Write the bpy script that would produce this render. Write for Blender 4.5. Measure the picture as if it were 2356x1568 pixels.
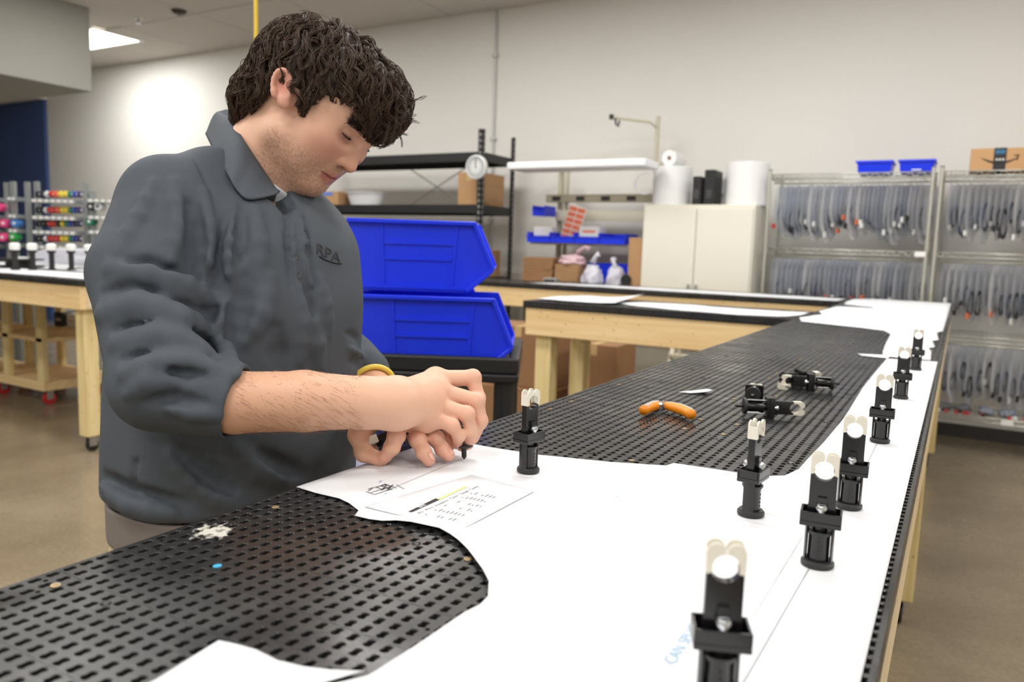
import bpy, bmesh, math, random
import numpy as np
from mathutils import Vector, Matrix, Euler
random.seed(7); rng = np.random.default_rng(7)
for o in list(bpy.data.objects): bpy.data.objects.remove(o)
scn = bpy.context.scene; COL = scn.collection

# ---------------------------------------------------------------- camera
IW, IH = 2356, 1568
FPX = 1780.0
CH = 1.33                      # camera height above the floor
TOP = 1.06                     # bench top height
_v1 = np.array([2213-IW/2, -(602-IH/2), -FPX]); _v2 = np.array([-1842-IW/2, -(474-IH/2), -FPX])
_Y = _v1/np.linalg.norm(_v1); _X = -_v2/np.linalg.norm(_v2)
_X -= _Y*np.dot(_X, _Y); _X /= np.linalg.norm(_X); _Z = np.cross(_X, _Y)
RWC = np.stack([_X, _Y, _Z], 0)
CAM = np.array([0, 0, CH])
def ray(x, y): return RWC @ np.array([x-IW/2, -(y-IH/2), -FPX])
def onz(x, y, z=TOP):
    d = ray(x, y); return CAM + d*((z-CH)/d[2])
def ony(x, y, Y):
    d = ray(x, y); return CAM + d*(Y/d[1])
def at(x, y, depth): return CAM + ray(x, y)/FPX*depth
cd = bpy.data.cameras.new('camera'); cam = bpy.data.objects.new('camera', cd); COL.objects.link(cam)
M = Matrix.Identity(4)
for i in range(3):
    for j in range(3): M[i][j] = RWC[i][j]
    M[i][3] = CAM[i]
cam.matrix_world = M
cd.sensor_width = 23.5; cd.lens = FPX/IW*23.5; cd.clip_start = .02; cd.clip_end = 100
cd.dof.use_dof = True; cd.dof.focus_distance = .95; cd.dof.aperture_fstop = 3.8
scn.camera = cam

# ---------------------------------------------------------------- light and exposure
CEIL = 3.64
w = bpy.data.worlds.new('world'); scn.world = w; w.use_nodes = True
w.node_tree.nodes['Background'].inputs[0].default_value = (.95, .97, 1, 1)
w.node_tree.nodes['Background'].inputs[1].default_value = .35
vs = scn.view_settings; vs.view_transform = 'Standard'; vs.look = 'None'; vs.gamma = 1; vs.use_curve_mapping = False
vs.exposure = -.43
TROFFERS = [(-9.3, 5.75)] + [(x, y) for y in (4.55, 2.1, -.5, -3.2) for x in (-6.3, -3.6, -.9, 1.8)]
TROFFER_W = {5.75: 62, 4.55: 48, 2.1: 42, -.5: 40, -3.2: 50}
for (x, y) in TROFFERS:
    l = bpy.data.lights.new('troffer_light', 'AREA'); l.shape = 'RECTANGLE'; l.size = 1.16; l.size_y = .56
    l.energy = TROFFER_W[y]; l.color = (1, .99, .975)
    o = bpy.data.objects.new('troffer_light', l); COL.objects.link(o); o.location = (x, y, CEIL-.012)

# ---------------------------------------------------------------- helpers
def lin(c):
    return tuple((v/255/12.92 if v/255 <= .04045 else ((v/255+.055)/1.055)**2.4) for v in c)
MATS = {}
def mat(name, rgb, rough=.5, metal=0., spec=.5, var=0., vscale=8., bump=0., bscale=40., alpha=1., trans=0., emit=0., coat=0., sss=0., stretch=None, rvar=0., attr=None):
    if name in MATS: return MATS[name]
    m = bpy.data.materials.new(name); m.use_nodes = True; nt = m.node_tree; b = nt.nodes['Principled BSDF']
    c = lin(rgb)+(1,)
    b.inputs['Base Color'].default_value = c; b.inputs['Roughness'].default_value = rough
    b.inputs['Metallic'].default_value = metal; b.inputs['Specular IOR Level'].default_value = spec
    b.inputs['Alpha'].default_value = alpha; b.inputs['Transmission Weight'].default_value = trans
    b.inputs['Coat Weight'].default_value = coat
    if sss:
        b.inputs['Subsurface Weight'].default_value = sss; b.inputs['Subsurface Radius'].default_value = (1, .35, .2); b.inputs['Subsurface Scale'].default_value = .006
    if emit:
        b.inputs['Emission Color'].default_value = c; b.inputs['Emission Strength'].default_value = emit
    if attr:
        a = nt.nodes.new('ShaderNodeVertexColor'); a.layer_name = attr; nt.links.new(a.outputs[0], b.inputs['Base Color'])
    tc = None
    if var or bump or rvar:
        tc = nt.nodes.new('ShaderNodeTexCoord'); mp = nt.nodes.new('ShaderNodeMapping')
        nt.links.new(tc.outputs['Object'], mp.inputs[0])
        if stretch: mp.inputs['Scale'].default_value = stretch
    if var:
        n = nt.nodes.new('ShaderNodeTexNoise'); n.inputs['Scale'].default_value = vscale; n.inputs['Detail'].default_value = 5
        nt.links.new(mp.outputs[0], n.inputs['Vector'])
        mr = nt.nodes.new('ShaderNodeMapRange'); mr.inputs[1].default_value = .25; mr.inputs[2].default_value = .75
        mr.inputs[3].default_value = 1-var; mr.inputs[4].default_value = 1+var
        nt.links.new(n.outputs[0], mr.inputs[0])
        mx = nt.nodes.new('ShaderNodeMix'); mx.data_type = 'RGBA'; mx.blend_type = 'MULTIPLY'; mx.inputs[0].default_value = 1
        mx.inputs[6].default_value = c
        if attr: nt.links.new(a.outputs[0], mx.inputs[6])
        nt.links.new(mr.outputs[0], mx.inputs[7]); nt.links.new(mx.outputs[2], b.inputs['Base Color'])
    if rvar:
        n3 = nt.nodes.new('ShaderNodeTexNoise'); n3.inputs['Scale'].default_value = vscale*1.7; n3.inputs['Detail'].default_value = 6
        nt.links.new(mp.outputs[0], n3.inputs['Vector'])
        mr3 = nt.nodes.new('ShaderNodeMapRange'); mr3.inputs[1].default_value = .3; mr3.inputs[2].default_value = .7
        mr3.inputs[3].default_value = max(.02, rough-rvar); mr3.inputs[4].default_value = rough+rvar
        nt.links.new(n3.outputs[0], mr3.inputs[0]); nt.links.new(mr3.outputs[0], b.inputs['Roughness'])
    if bump:
        n2 = nt.nodes.new('ShaderNodeTexNoise'); n2.inputs['Scale'].default_value = bscale; n2.inputs['Detail'].default_value = 4
        nt.links.new(mp.outputs[0], n2.inputs['Vector'])
        bp = nt.nodes.new('ShaderNodeBump'); bp.inputs['Strength'].default_value = bump; bp.inputs['Distance'].default_value = .01
        nt.links.new(n2.outputs[0], bp.inputs['Height']); nt.links.new(bp.outputs[0], b.inputs['Normal'])
    MATS[name] = m
    return m
def wood(name, rgb, dark, axis=0, scale=1.0, knots=True):
    if name in MATS: return MATS[name]
    m = bpy.data.materials.new(name); m.use_nodes = True; nt = m.node_tree; b = nt.nodes['Principled BSDF']
    b.inputs['Roughness'].default_value = .62
    tc = nt.nodes.new('ShaderNodeTexCoord'); mp = nt.nodes.new('ShaderNodeMapping'); nt.links.new(tc.outputs['Object'], mp.inputs[0])
    s = [18*scale]*3; s[axis] = .9*scale; mp.inputs['Scale'].default_value = s
    n = nt.nodes.new('ShaderNodeTexNoise'); n.inputs['Scale'].default_value = 1.6; n.inputs['Detail'].default_value = 5; n.inputs['Distortion'].default_value = .6
    nt.links.new(mp.outputs[0], n.inputs['Vector'])
    cr = nt.nodes.new('ShaderNodeValToRGB'); cr.color_ramp.elements[0].position = .33; cr.color_ramp.elements[0].color = lin(dark)+(1,)
    cr.color_ramp.elements[1].position = .62; cr.color_ramp.elements[1].color = lin(rgb)+(1,)
    nt.links.new(n.outputs[0], cr.inputs[0]); out = cr.outputs[0]
    if knots:
        v = nt.nodes.new('ShaderNodeTexVoronoi'); mp2 = nt.nodes.new('ShaderNodeMapping'); nt.links.new(tc.outputs['Object'], mp2.inputs[0])
        s2 = [7.]*3; s2[axis] = 4.2; mp2.inputs['Scale'].default_value = s2
        nt.links.new(mp2.outputs[0], v.inputs['Vector'])
        k = nt.nodes.new('ShaderNodeValToRGB'); k.color_ramp.elements[0].position = .05; k.color_ramp.elements[0].color = lin((122, 82, 48))+(1,)
        k.color_ramp.elements[1].position = .13; k.color_ramp.elements[1].color = (1, 1, 1, 1)
        nt.links.new(v.outputs['Distance'], k.inputs[0])
        mx = nt.nodes.new('ShaderNodeMix'); mx.data_type = 'RGBA'; mx.blend_type = 'MULTIPLY'; mx.inputs[0].default_value = .85
        nt.links.new(out, mx.inputs[6]); nt.links.new(k.outputs[0], mx.inputs[7]); out = mx.outputs[2]
    nt.links.new(out, b.inputs['Base Color'])
    MATS[name] = m
    return m

class MB:
    """collects vertices and faces of one mesh"""
    def __init__(s): s.v = []; s.f = []
    def add(s, vs, fs):
        n = len(s.v); s.v += [tuple(map(float, p)) for p in vs]; s.f += [tuple(i+n for i in f) for f in fs]; return s
    def box(s, x0, x1, y0, y1, z0, z1, m=None):
        vs = [(x, y, z) for z in (z0, z1) for y in (y0, y1) for x in (x0, x1)]
        if m is not None: vs = [m @ Vector(p) for p in vs]
        return s.add(vs, [(0, 2, 3, 1), (4, 5, 7, 6), (0, 1, 5, 4), (2, 6, 7, 3), (0, 4, 6, 2), (1, 3, 7, 5)])
    def prism(s, poly, d0, d1, axis='z', m=None):
        def P(a, b, d): return {'z': (a, b, d), 'y': (a, d, b), 'x': (d, a, b)}[axis]
        n = len(poly); vs = [P(a, b, d0) for a, b in poly]+[P(a, b, d1) for a, b in poly]
        if m is not None: vs = [m @ Vector(p) for p in vs]
        fs = [tuple(range(n))[::-1], tuple(range(n, 2*n))]+[(i, (i+1) % n, n+(i+1) % n, n+i) for i in range(n)]
        return s.add(vs, fs)
    def tube(s, path, r, n=8, caps=True, closed=False):
        P = [Vector(p) for p in path]; k = len(P); rs = r if hasattr(r, '__len__') else [r]*k
        up = None; rings = []
        for i in range(k):
            a = P[(i-1) % k] if (closed or i > 0) else P[i]; b = P[(i+1) % k] if (closed or i < k-1) else P[i]
            t = (b-a).normalized()
            if up is None:
                up = t.cross(Vector((0, 0, 1)))
                if up.length < 1e-3: up = t.cross(Vector((1, 0, 0)))
            up = (up-t*up.dot(t)).normalized(); w_ = t.cross(up)
            rings.append([P[i]+(up*math.cos(2*math.pi*j/n)+w_*math.sin(2*math.pi*j/n))*rs[i] for j in range(n)])
        vs = [p for q in rings for p in q]; fs = []
        for i in range(k if closed else k-1):
            i2 = (i+1) % k
            for j in range(n): fs.append((i*n+j, i*n+(j+1) % n, i2*n+(j+1) % n, i2*n+j))
        if caps and not closed: fs += [tuple(range(n))[::-1], tuple((k-1)*n+j for j in range(n))]
        return s.add(vs, fs)
    def cyl(s, p0, p1, r, n=16, r2=None): return s.tube([p0, p1], [r, r if r2 is None else r2], n)
    def lathe(s, prof, n=24, m=None):
        """prof: (r, z) from bottom to top, closed with caps"""
        vs = [(r*math.cos(2*math.pi*j/n), r*math.sin(2*math.pi*j/n), z) for r, z in prof for j in range(n)]
        if m is not None: vs = [m @ Vector(p) for p in vs]
        k = len(prof); fs = [(i*n+j, i*n+(j+1) % n, (i+1)*n+(j+1) % n, (i+1)*n+j) for i in range(k-1) for j in range(n)]
        fs += [tuple(range(n))[::-1], tuple((k-1)*n+j for j in range(n))]
        return s.add(vs, fs)
    def mesh(s, name, bevel=0, seg=2, smooth=False, angle=None):
        me = bpy.data.meshes.new(name); me.from_pydata(s.v, [], s.f); me.update()
        bm = bmesh.new(); bm.from_mesh(me); bmesh.ops.recalc_face_normals(bm, faces=bm.faces)
        if bevel:
            es = [e for e in bm.edges if len(e.link_faces) == 2 and e.calc_face_angle() > .5]
            bmesh.ops.bevel(bm, geom=es, offset=bevel, segments=seg, profile=.5, affect='EDGES', clamp_overlap=True)
        bm.to_mesh(me); bm.free()
        if smooth or angle:
            me.shade_smooth()
            if angle: me.set_sharp_from_angle(angle=math.radians(angle))
        return me
    def build(s, name, m, parent=None, bevel=0, seg=2, smooth=False, angle=None):
        return link(name, s.mesh(name, bevel, seg, smooth, angle), m, parent)
def link(name, me, m, parent=None):
    if m is not None and not me.materials: me.materials.append(m)
    o = bpy.data.objects.new(name, me); COL.objects.link(o)
    if parent is not None: o.parent = parent
    return o
def tag(o, label, cat=None, group=None, kind=None):
    if label: o['label'] = label
    if cat: o['category'] = cat
    if group: o['group'] = group
    if kind: o['kind'] = kind
    return o
def thing(name, label, cat, loc=(0, 0, 0), rz=0, group=None):
    o = bpy.data.objects.new(name, None); COL.objects.link(o); o.location = loc; o.rotation_euler = (0, 0, rz)
    o.empty_display_size = .05
    return tag(o, label, cat, group)
def dup(root, loc=None, rot=None, label=None, group=None):
    def cp(o, par):
        c = o.copy(); COL.objects.link(c); c.parent = par
        for ch in kids.get(o.name, []): cp(ch, c)
        return c
    kids = {}
    st = [root]
    while st:
        q = st.pop(); kids[q.name] = list(q.children); st += kids[q.name]
    c = cp(root, None)
    if loc is not None: c.location = loc
    if rot is not None: c.rotation_euler = rot
    if label: c['label'] = label
    if group: c['group'] = group
    return c
def S(o, label=None):
    o['kind'] = 'structure'
    if label: o['label'] = label
    return o
def RZ(a): return Matrix.Rotation(a, 4, 'Z')
def T(x, y, z): return Matrix.Translation((x, y, z))
# ---------------------------------------------------------------- room shell
WALLY = 6.75; XL, XR, YB = -15.0, 4.2, -6.0
m_wall = mat('wall_paint', (228, 226, 221), .75, var=.02, vscale=.6, bump=.02, bscale=120)
m_ceil = mat('ceiling_tile', (204, 199, 192), .9, bump=.06, bscale=160)
def floor_mat():
    m = bpy.data.materials.new('polished_concrete'); m.use_nodes = True; nt = m.node_tree; b = nt.nodes['Principled BSDF']
    tc = nt.nodes.new('ShaderNodeTexCoord')
    n1 = nt.nodes.new('ShaderNodeTexNoise'); n1.inputs['Scale'].default_value = 1.1; n1.inputs['Detail'].default_value = 8; n1.inputs['Roughness'].default_value = .65
    n2 = nt.nodes.new('ShaderNodeTexNoise'); n2.inputs['Scale'].default_value = 60; n2.inputs['Detail'].default_value = 3
    nt.links.new(tc.outputs['Object'], n1.inputs['Vector']); nt.links.new(tc.outputs['Object'], n2.inputs['Vector'])
    cr = nt.nodes.new('ShaderNodeValToRGB'); e = cr.color_ramp.elements
    e[0].position = .3; e[0].color = lin((120, 107, 87))+(1,); e[1].position = .72; e[1].color = lin((148, 134, 112))+(1,)
    nt.links.new(n1.outputs[0], cr.inputs[0])
    mx = nt.nodes.new('ShaderNodeMix'); mx.data_type = 'RGBA'; mx.blend_type = 'OVERLAY'; mx.inputs[0].default_value = .25
    nt.links.new(cr.outputs[0], mx.inputs[6]); nt.links.new(n2.outputs[0], mx.inputs[7]); nt.links.new(mx.outputs[2], b.inputs['Base Color'])
    mr = nt.nodes.new('ShaderNodeMapRange'); mr.inputs[1].default_value = .3; mr.inputs[2].default_value = .7; mr.inputs[3].default_value = .16; mr.inputs[4].default_value = .34
    nt.links.new(n1.outputs[0], mr.inputs[0]); nt.links.new(mr.outputs[0], b.inputs['Roughness'])
    return m
S(MB().box(XL, XR, YB, WALLY, -.1, 0).build('floor', floor_mat()), 'polished brown concrete floor')
S(MB().box(XL-.1, XR+.1, WALLY, WALLY+.1, 0, CEIL+.1).build('wall_back', m_wall), 'plain off-white back wall')
S(MB().box(XR, XR+.1, YB, WALLY, 0, CEIL+.1).build('wall_right', m_wall))
S(MB().box(XL-.1, XL, YB, WALLY, 0, CEIL+.1).build('wall_left', m_wall))
S(MB().box(XL-.1, XR+.1, YB-.1, YB, 0, CEIL+.1).build('wall_front', m_wall))
ceil = S(MB().box(XL, XR, YB, WALLY, CEIL+.02, CEIL+.1).build('ceiling', m_ceil), 'suspended ceiling of pale grey tiles')
tile = MB().box(-.603, .603, -.603, .603, CEIL, CEIL+.02).mesh('ceiling_tile', bevel=.004, seg=1)
m_grid = mat('ceiling_grid', (160, 156, 150), .6)
# ceiling tiles in the part of the ceiling that the picture reaches
LIGHT_BOX = (-9.6, -8.4, 5.45, 6.05)
k = 0
for i in range(-2, 8):
    for j in range(0, 4):
        x = -11.4+1.22*i; y = 2.53+1.22*j
        if y+.61 > WALLY+.3: continue
        t_ = link('ceiling_tile', tile, m_ceil, ceil); t_.location = (x, y, .012 if (i == 2 and j in (2,)) else 0)
# the visible troffers
m_diff = mat('light_diffuser', (255, 250, 240), .5, emit=7.0)
m_troff = mat('troffer_frame', (235, 234, 230), .4)
tr_frame = MB()
for (a, b_, c, d) in ((-.63, .63, -.33, -.29), (-.63, .63, .29, .33), (-.63, -.59, -.29, .29), (.59, .63, -.29, .29)): tr_frame.box(a, b_, c, d, -.010, 0)
tr_frame = tr_frame.mesh('troffer_frame'); tr_diff = MB().box(-.59, .59, -.29, .29, -.006, -.001).mesh('diffuser')
for i, (x, y) in enumerate(TROFFERS):
    t_ = thing('ceiling_light', 'bright rectangular ceiling light beside the grey bulkhead' if i == 0 else 'recessed rectangular ceiling light over the benches', 'ceiling light', (x, y, CEIL), group='ceiling lights')
    link('frame', tr_frame, m_troff, t_); link('diffuser', tr_diff, m_diff, t_)
# bulkhead (grey soffit) upper left: top corner found on the ceiling
sc = onz(205, 18, CEIL)
sx, sy = sc[0], sc[1]
zb = CEIL
for z in np.arange(2.3, 3.6, .005):
    # bottom corner lies below the top corner
    p = (sx, sy, z); c = RWC.T @ (np.array(p)-CAM); yy = IH/2-FPX*c[1]/-c[2]
    if yy < 211: zb = z; break
S(MB().box(XL, sx, -2.0, sy, zb, CEIL+.02).build('trim_1', mat('bulkhead_paint', (156, 156, 148), .8)), 'grey painted bulkhead hanging below the ceiling')
# blue painted wall section, left end of the back wall, under a lower ceiling strip
bx = ony(107, 230, WALLY)
S(MB().box(XL, bx[0], WALLY-.05, WALLY-.001, 0, bx[2]).build('trim_2', mat('navy_paint', (66, 88, 140), .7)), 'navy blue painted section of the back wall')
S(MB().box(XL, bx[0]+.02, WALLY-.9, WALLY-.001, bx[2], bx[2]+.3).build('trim_3', m_wall), 'pale lowered strip above the navy wall')
# base of the walls
S(MB().box(XL, XR, WALLY-.015, WALLY-.001, 0, .1).build('baseboard_back', mat('vinyl_base', (70, 68, 66), .6)))
# conduit up the back wall
cx_ = ony(1138, 200, WALLY-.02)
o = MB().cyl((cx_[0], WALLY-.02, 0.3), (cx_[0], WALLY-.02, CEIL-.002), .012, 12)
c_ = thing('wall_conduit', 'thin pale conduit running up the back wall', 'pipe')
o.build('pipe', mat('conduit', (190, 192, 190), .45, .3), c_, smooth=True, angle=40)
for z in (1.6, 2.4, 3.2): MB().box(cx_[0]-.03, cx_[0]+.03, WALLY-.036, WALLY-.001, z-.012, z+.012).build('pipe_strap', mat('conduit', (0, 0, 0)), c_)
# yellow air line hanging from the ceiling
yp = at(588, 95, 4.6); yt = at(587, 0, 4.6)
y_ = thing('air_hose', 'yellow air line hanging straight down from the ceiling', 'hose', (yp[0], yp[1], 1.15))
m_yel = mat('yellow_hose', (214, 178, 30), .4)
MB().tube([(0, 0, CEIL-1.15-.03), (.004, 0, 1.6), (0, .003, .8), (0, 0, .05)], .011, 10).build('hose', m_yel, y_, smooth=True)
MB().lathe([(.03, CEIL-1.15-.05), (.03, CEIL-1.15-.003)], 16).build('ceiling_mount', mat('dark_metal', (40, 40, 42), .4, .6), y_)
MB().lathe([(.012, 0), (.016, .01), (.016, .05), (.011, .07)], 12).build('coupling', mat('steel', (190, 192, 195), .3, .9), y_, smooth=True, angle=40)
# small ceiling fittings
p = onz(412, 24, CEIL); q = thing('smoke_detector', 'small dark round fitting on the ceiling tiles', 'detector', (p[0], p[1], CEIL))
MB().lathe([(.03, -.04), (.06, -.03), (.075, -.01), (.075, -.001)], 20).build('housing', mat('dark_plastic', (60, 52, 44), .5), q, smooth=True, angle=40)
MB().lathe([(.012, -.05), (.012, -.038)], 10).build('sensor', mat('dark_metal', (0, 0, 0)), q)
p = onz(318, 42, CEIL); q = thing('sprinkler_head', 'small pale sprinkler head under the ceiling', 'sprinkler', (p[0], p[1], CEIL))
MB().lathe([(.05, -.006), (.05, -.001)], 18).build('escutcheon', mat('white_metal', (205, 203, 198), .4), q)
MB().lathe([(.01, -.05), (.014, -.03), (.01, -.005)], 12).build('body', mat('steel', (0, 0, 0)), q)
MB().lathe([(.028, -.056), (.028, -.052)], 14).build('deflector', mat('steel', (0, 0, 0)), q)
# ---------------------------------------------------------------- benches with perforated black panels
PX, PY = .294, .305; NX, NY = 20, 22; CXW, CYW = PX/NX, PY/NY
def board_mat():
    m = bpy.data.materials.new('black_board_plastic'); m.use_nodes = True; nt = m.node_tree; b = nt.nodes['Principled BSDF']
    L = nt.links.new; N = nt.nodes.new
    g = N('ShaderNodeNewGeometry')
    n1 = N('ShaderNodeTexNoise'); n1.inputs['Scale'].default_value = 9; n1.inputs['Detail'].default_value = 6; L(g.outputs['Position'], n1.inputs['Vector'])
    mr = N('ShaderNodeMapRange'); mr.inputs[1].default_value = .35; mr.inputs[2].default_value = .68; mr.inputs[3].default_value = .18; mr.inputs[4].default_value = .42
    L(n1.outputs[0], mr.inputs[0]); L(mr.outputs[0], b.inputs['Roughness'])
    # white scuffs: dried paint smear near the bench edge
    sp = onz(490, 1222); sub = N('ShaderNodeVectorMath'); sub.operation = 'SUBTRACT'; sub.inputs[1].default_value = sp
    L(g.outputs['Position'], sub.inputs[0]); ln = N('ShaderNodeVectorMath'); ln.operation = 'LENGTH'; L(sub.outputs[0], ln.inputs[0])
    n2 = N('ShaderNodeTexNoise'); n2.inputs['Scale'].default_value = 130; n2.inputs['Detail'].default_value = 4; L(g.outputs['Position'], n2.inputs['Vector'])
    ad = N('ShaderNodeMath'); ad.operation = 'MULTIPLY_ADD'; ad.inputs[1].default_value = .05; L(n2.outputs[0], ad.inputs[0]); L(ln.outputs[1], ad.inputs[2])
    st = N('ShaderNodeMapRange'); st.inputs[1].default_value = .036; st.inputs[2].default_value = .042; st.inputs[3].default_value = .85; st.inputs[4].default_value = 0; L(ad.outputs[0], st.inputs[0])
    n3 = N('ShaderNodeTexNoise'); n3.inputs['Scale'].default_value = 30; n3.inputs['Detail'].default_value = 8; n3.inputs['Roughness'].default_value = .7; L(g.outputs['Position'], n3.inputs['Vector'])
    d3 = N('ShaderNodeMapRange'); d3.inputs[1].default_value = .5; d3.inputs[2].default_value = .8; d3.inputs[3].default_value = 0; d3.inputs[4].default_value = .16; L(n3.outputs[0], d3.inputs[0])
    mx = N('ShaderNodeMix'); mx.data_type = 'RGBA'; mx.inputs[6].default_value = lin((38, 38, 39))+(1,); mx.inputs[7].default_value = lin((120, 116, 108))+(1,)
    L(d3.outputs[0], mx.inputs[0])
    mx2 = N('ShaderNodeMix'); mx2.data_type = 'RGBA'; mx2.inputs[7].default_value = lin((225, 222, 212))+(1,)
    L(mx.outputs[2], mx2.inputs[6]); L(st.outputs[0], mx2.inputs[0]); L(mx2.outputs[2], b.inputs['Base Color'])
    bp = N('ShaderNodeBump'); bp.inputs['Strength'].default_value = .12; bp.inputs['Distance'].default_value = .002; L(n3.outputs[0], bp.inputs['Height']); L(bp.outputs[0], b.inputs['Normal'])
    return m
m_board = board_mat()
def slot_outline():
    pts = []
    for i in range(20):
        if i in (0, 10): pts.append((.0026*(1 if i == 0 else -1), 0)); continue
        a = 2*math.pi*i/20; cy = .0023 if math.sin(a) > 0 else -.0023
        pts.append((.0034*math.cos(a), cy+.0024*math.sin(a)))
    return pts
def panel_mesh(detail=True):
    """one moulded square with real slots; origin at its low-x low-y corner, top at z=0"""
    mb = MB(); so = slot_outline(); n = len(so); hx, hy = CXW/2, CYW/2; th = -.011
    ring = []                                      # matching points on the cell border
    for (x, y) in so:
        a = math.atan2(y, x); c, s_ = math.cos(a), math.sin(a); k = min(hx/abs(c) if abs(c) > 1e-9 else 9, hy/abs(s_) if abs(s_) > 1e-9 else 9)
        ring.append((c*k, s_*k))
    corners = {}
    for i in range(NX):
        for j in range(NY):
            cx, cy = (i+.5)*CXW, (j+.5)*CYW
            vs = [(cx+x, cy+y, 0) for x, y in ring]+[(cx+x*1.12, cy+y*1.12, 0) for x, y in so]+[(cx+x, cy+y, -.0006) for x, y in so]+[(cx+x, cy+y, th) for x, y in so]
            fs = []
            for q in range(n):
                r = (q+1) % n
                fs += [(q, r, n+r, n+q), (n+q, n+r, 2*n+r, 2*n+q), (2*n+q, 2*n+r, 3*n+r, 3*n+q)]
            b0 = len(vs)
            vs += [(cx-hx, cy-hy, 0), (cx+hx, cy-hy, 0), (cx+hx, cy+hy, 0), (cx-hx, cy+hy, 0)]
            for ci, (sx_, sy_) in enumerate(((-1, -1), (1, -1), (1, 1), (-1, 1))):
                for q in range(n):
                    r = (q+1) % n; p0, p1 = ring[q], ring[r]
                    if abs(abs(p0[0])-hx) < 1e-9 and abs(abs(p1[1])-hy) < 1e-9 or abs(abs(p0[1])-hy) < 1e-9 and abs(abs(p1[0])-hx) < 1e-9:
                        if p0[0]*sx_ > 0 and p0[1]*sy_ > 0: fs.append((q, b0+ci, r))
            mb.add(vs, fs)
    # skirt, fine moulding lines, ribs below
    e = .0002
    mb.add([(e, e, 0), (PX-e, e, 0), (PX-e, PY-e, 0), (e, PY-e, 0), (e, e, -.011), (PX-e, e, -.011), (PX-e, PY-e, -.011), (e, PY-e, -.011)],
           [(0, 1, 5, 4), (1, 2, 6, 5), (2, 3, 7, 6), (3, 0, 4, 7)])
    for j in range(3, NY, 4): mb.box(.004, PX-.004, j*CYW-.00025, j*CYW+.00025, 0, .00022)
    for i in range(0, NX+1, 2):
        x = min(max(i*CXW, .0015), PX-.0015); mb.box(x-.0015, x+.0015, .001, PY-.001, -.034, -.011)
    for j in range(0, NY+1, 2):
        y = min(max(j*CYW, .0015), PY-.0015); mb.box(.001, PX-.001, y-.0015, y+.0015, -.030, -.011)
    # ribbed star sockets
    for (i, j) in ((6, 2), (14, 2), (6, 18), (14, 18), (10, 10)):
        cx, cy = i*CXW, j*CYW
        for q in range(12):
            a = q*math.pi/6; c, s_ = math.cos(a), math.sin(a)
            mb.add([(cx+c*.0012, cy+s_*.0012, .0001), (cx+c*.0042-s_*.0006, cy+s_*.0042+c*.0006, .0007), (cx+c*.0042+s_*.0006, cy+s_*.0042-c*.0006, .0007), (cx+c*.0042, cy+s_*.0042, .00005)], [(0, 1, 2), (1, 3, 2), (0, 3, 1), (0, 2, 3)])
    nf = len(mb.f)                                  # black discs painting the shade of small open pilot holes
    for a in (0, .098, .196):
        for b in (0, .1017, .2033):
            for (x, y) in ((.0143, .0252), (.0290, .0113)): mb.lathe([(.0019, .0001), (.0017, .0003)], 8, T(a+x+(.0005 if a else 0), b+y, 0))
    me = bpy.data.meshes.new('perforated_panel'); me.from_pydata(mb.v, [], mb.f); me.update()
    me.materials.append(m_board); me.materials.append(mat('hole_shade_black', (6, 6, 7), .9, spec=.1))
    for p in me.polygons[nf:]: p.material_index = 1
    return me
panel_me = panel_mesh()
m_brass = mat('brass_screw', (176, 156, 120), .4, .7)
scr = MB().lathe([(.0036, .0002), (.0039, .0006), (.0036, .0011), (.0021, .0010), (.0019, .0004), (.0001, .0004)], 14).mesh('screw', smooth=True, angle=35)
m_pine = wood('pine_x', (242, 214, 164), (228, 194, 138), 0); m_piney = wood('pine_y', (226, 206, 170), (212, 188, 148), 1)
m_pinez = wood('pine_z', (234, 214, 160), (214, 190, 130), 2); m_slot_shade = mat('slot_shade_black', (24, 21, 18), .9)  # last one: near-black that paints the shade seen down the panel slots
m_blk = mat('black_rubber', (22, 22, 23), .55); m_steel = mat('steel', (190, 192, 195), .3, .9)
m_red = mat('red_caster', (190, 40, 44), .4)
def caster_parts(parent, x, y, h=.1, red=False, r=.038):
    c = MB().box(x-.03, x+.03, y-.03, y+.03, h-.006, h).box(x-.022, x-.018, y-.02, y+.03, h*.36, h-.006).box(x+.018, x+.022, y-.02, y+.03, h*.36, h-.006).build('caster', m_steel, parent)
    MB().lathe([(r*.55, -.014), (r*.95, -.014), (r, -.008), (r, .008), (r*.95, .014), (r*.55, .014)], 22, T(x, y+.008, r) @ Matrix.Rotation(math.pi/2, 4, 'Y')).build('wheel', m_red if red else m_blk, c, smooth=True, angle=40)
    return c
FZ = TOP-.036                       # underside of the panels
def bench_frame(t, x0, x1, y0, y1, legs, fasc='xxyy', red=False, gap=0):
    """x0..y1: outline of the wooden frame; legs: list of (x, y)"""
    zt, zb_ = FZ, FZ-.14
    MB().box(x0+.04, x1-.04, y0+.04, y1-.04, zt-.018, zt-.001).build('deck', m_slot_shade, t)  # unseen sheet added to keep floor light out of the slots
    if 's' in fasc: MB().box(x0, x1, y0, y0+.038, zb_, zt).build('front_rail', m_pine, t, bevel=.003, seg=1)
    if 'n' in fasc: MB().box(x0, x1, y1-.038, y1, zb_, zt).build('back_rail', m_pine, t, bevel=.003, seg=1)
    if 'w' in fasc: MB().box(x0, x0+.038, y0+.0385, y1-.0385, zb_, zt).build('side_rail', m_piney, t, bevel=.003, seg=1)
    if 'e' in fasc: MB().box(x1-.038, x1, y0+.0385, y1-.0385, zb_, zt).build('side_rail', m_piney, t, bevel=.003, seg=1)
    for (x, y) in legs:
        MB().box(x-.0445, x+.0445, y-.0445, y+.0445, .1, zt-.019).build('leg', m_pinez, t, bevel=.004, seg=1)
        caster_parts(t, x, y, .1, red)
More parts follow.
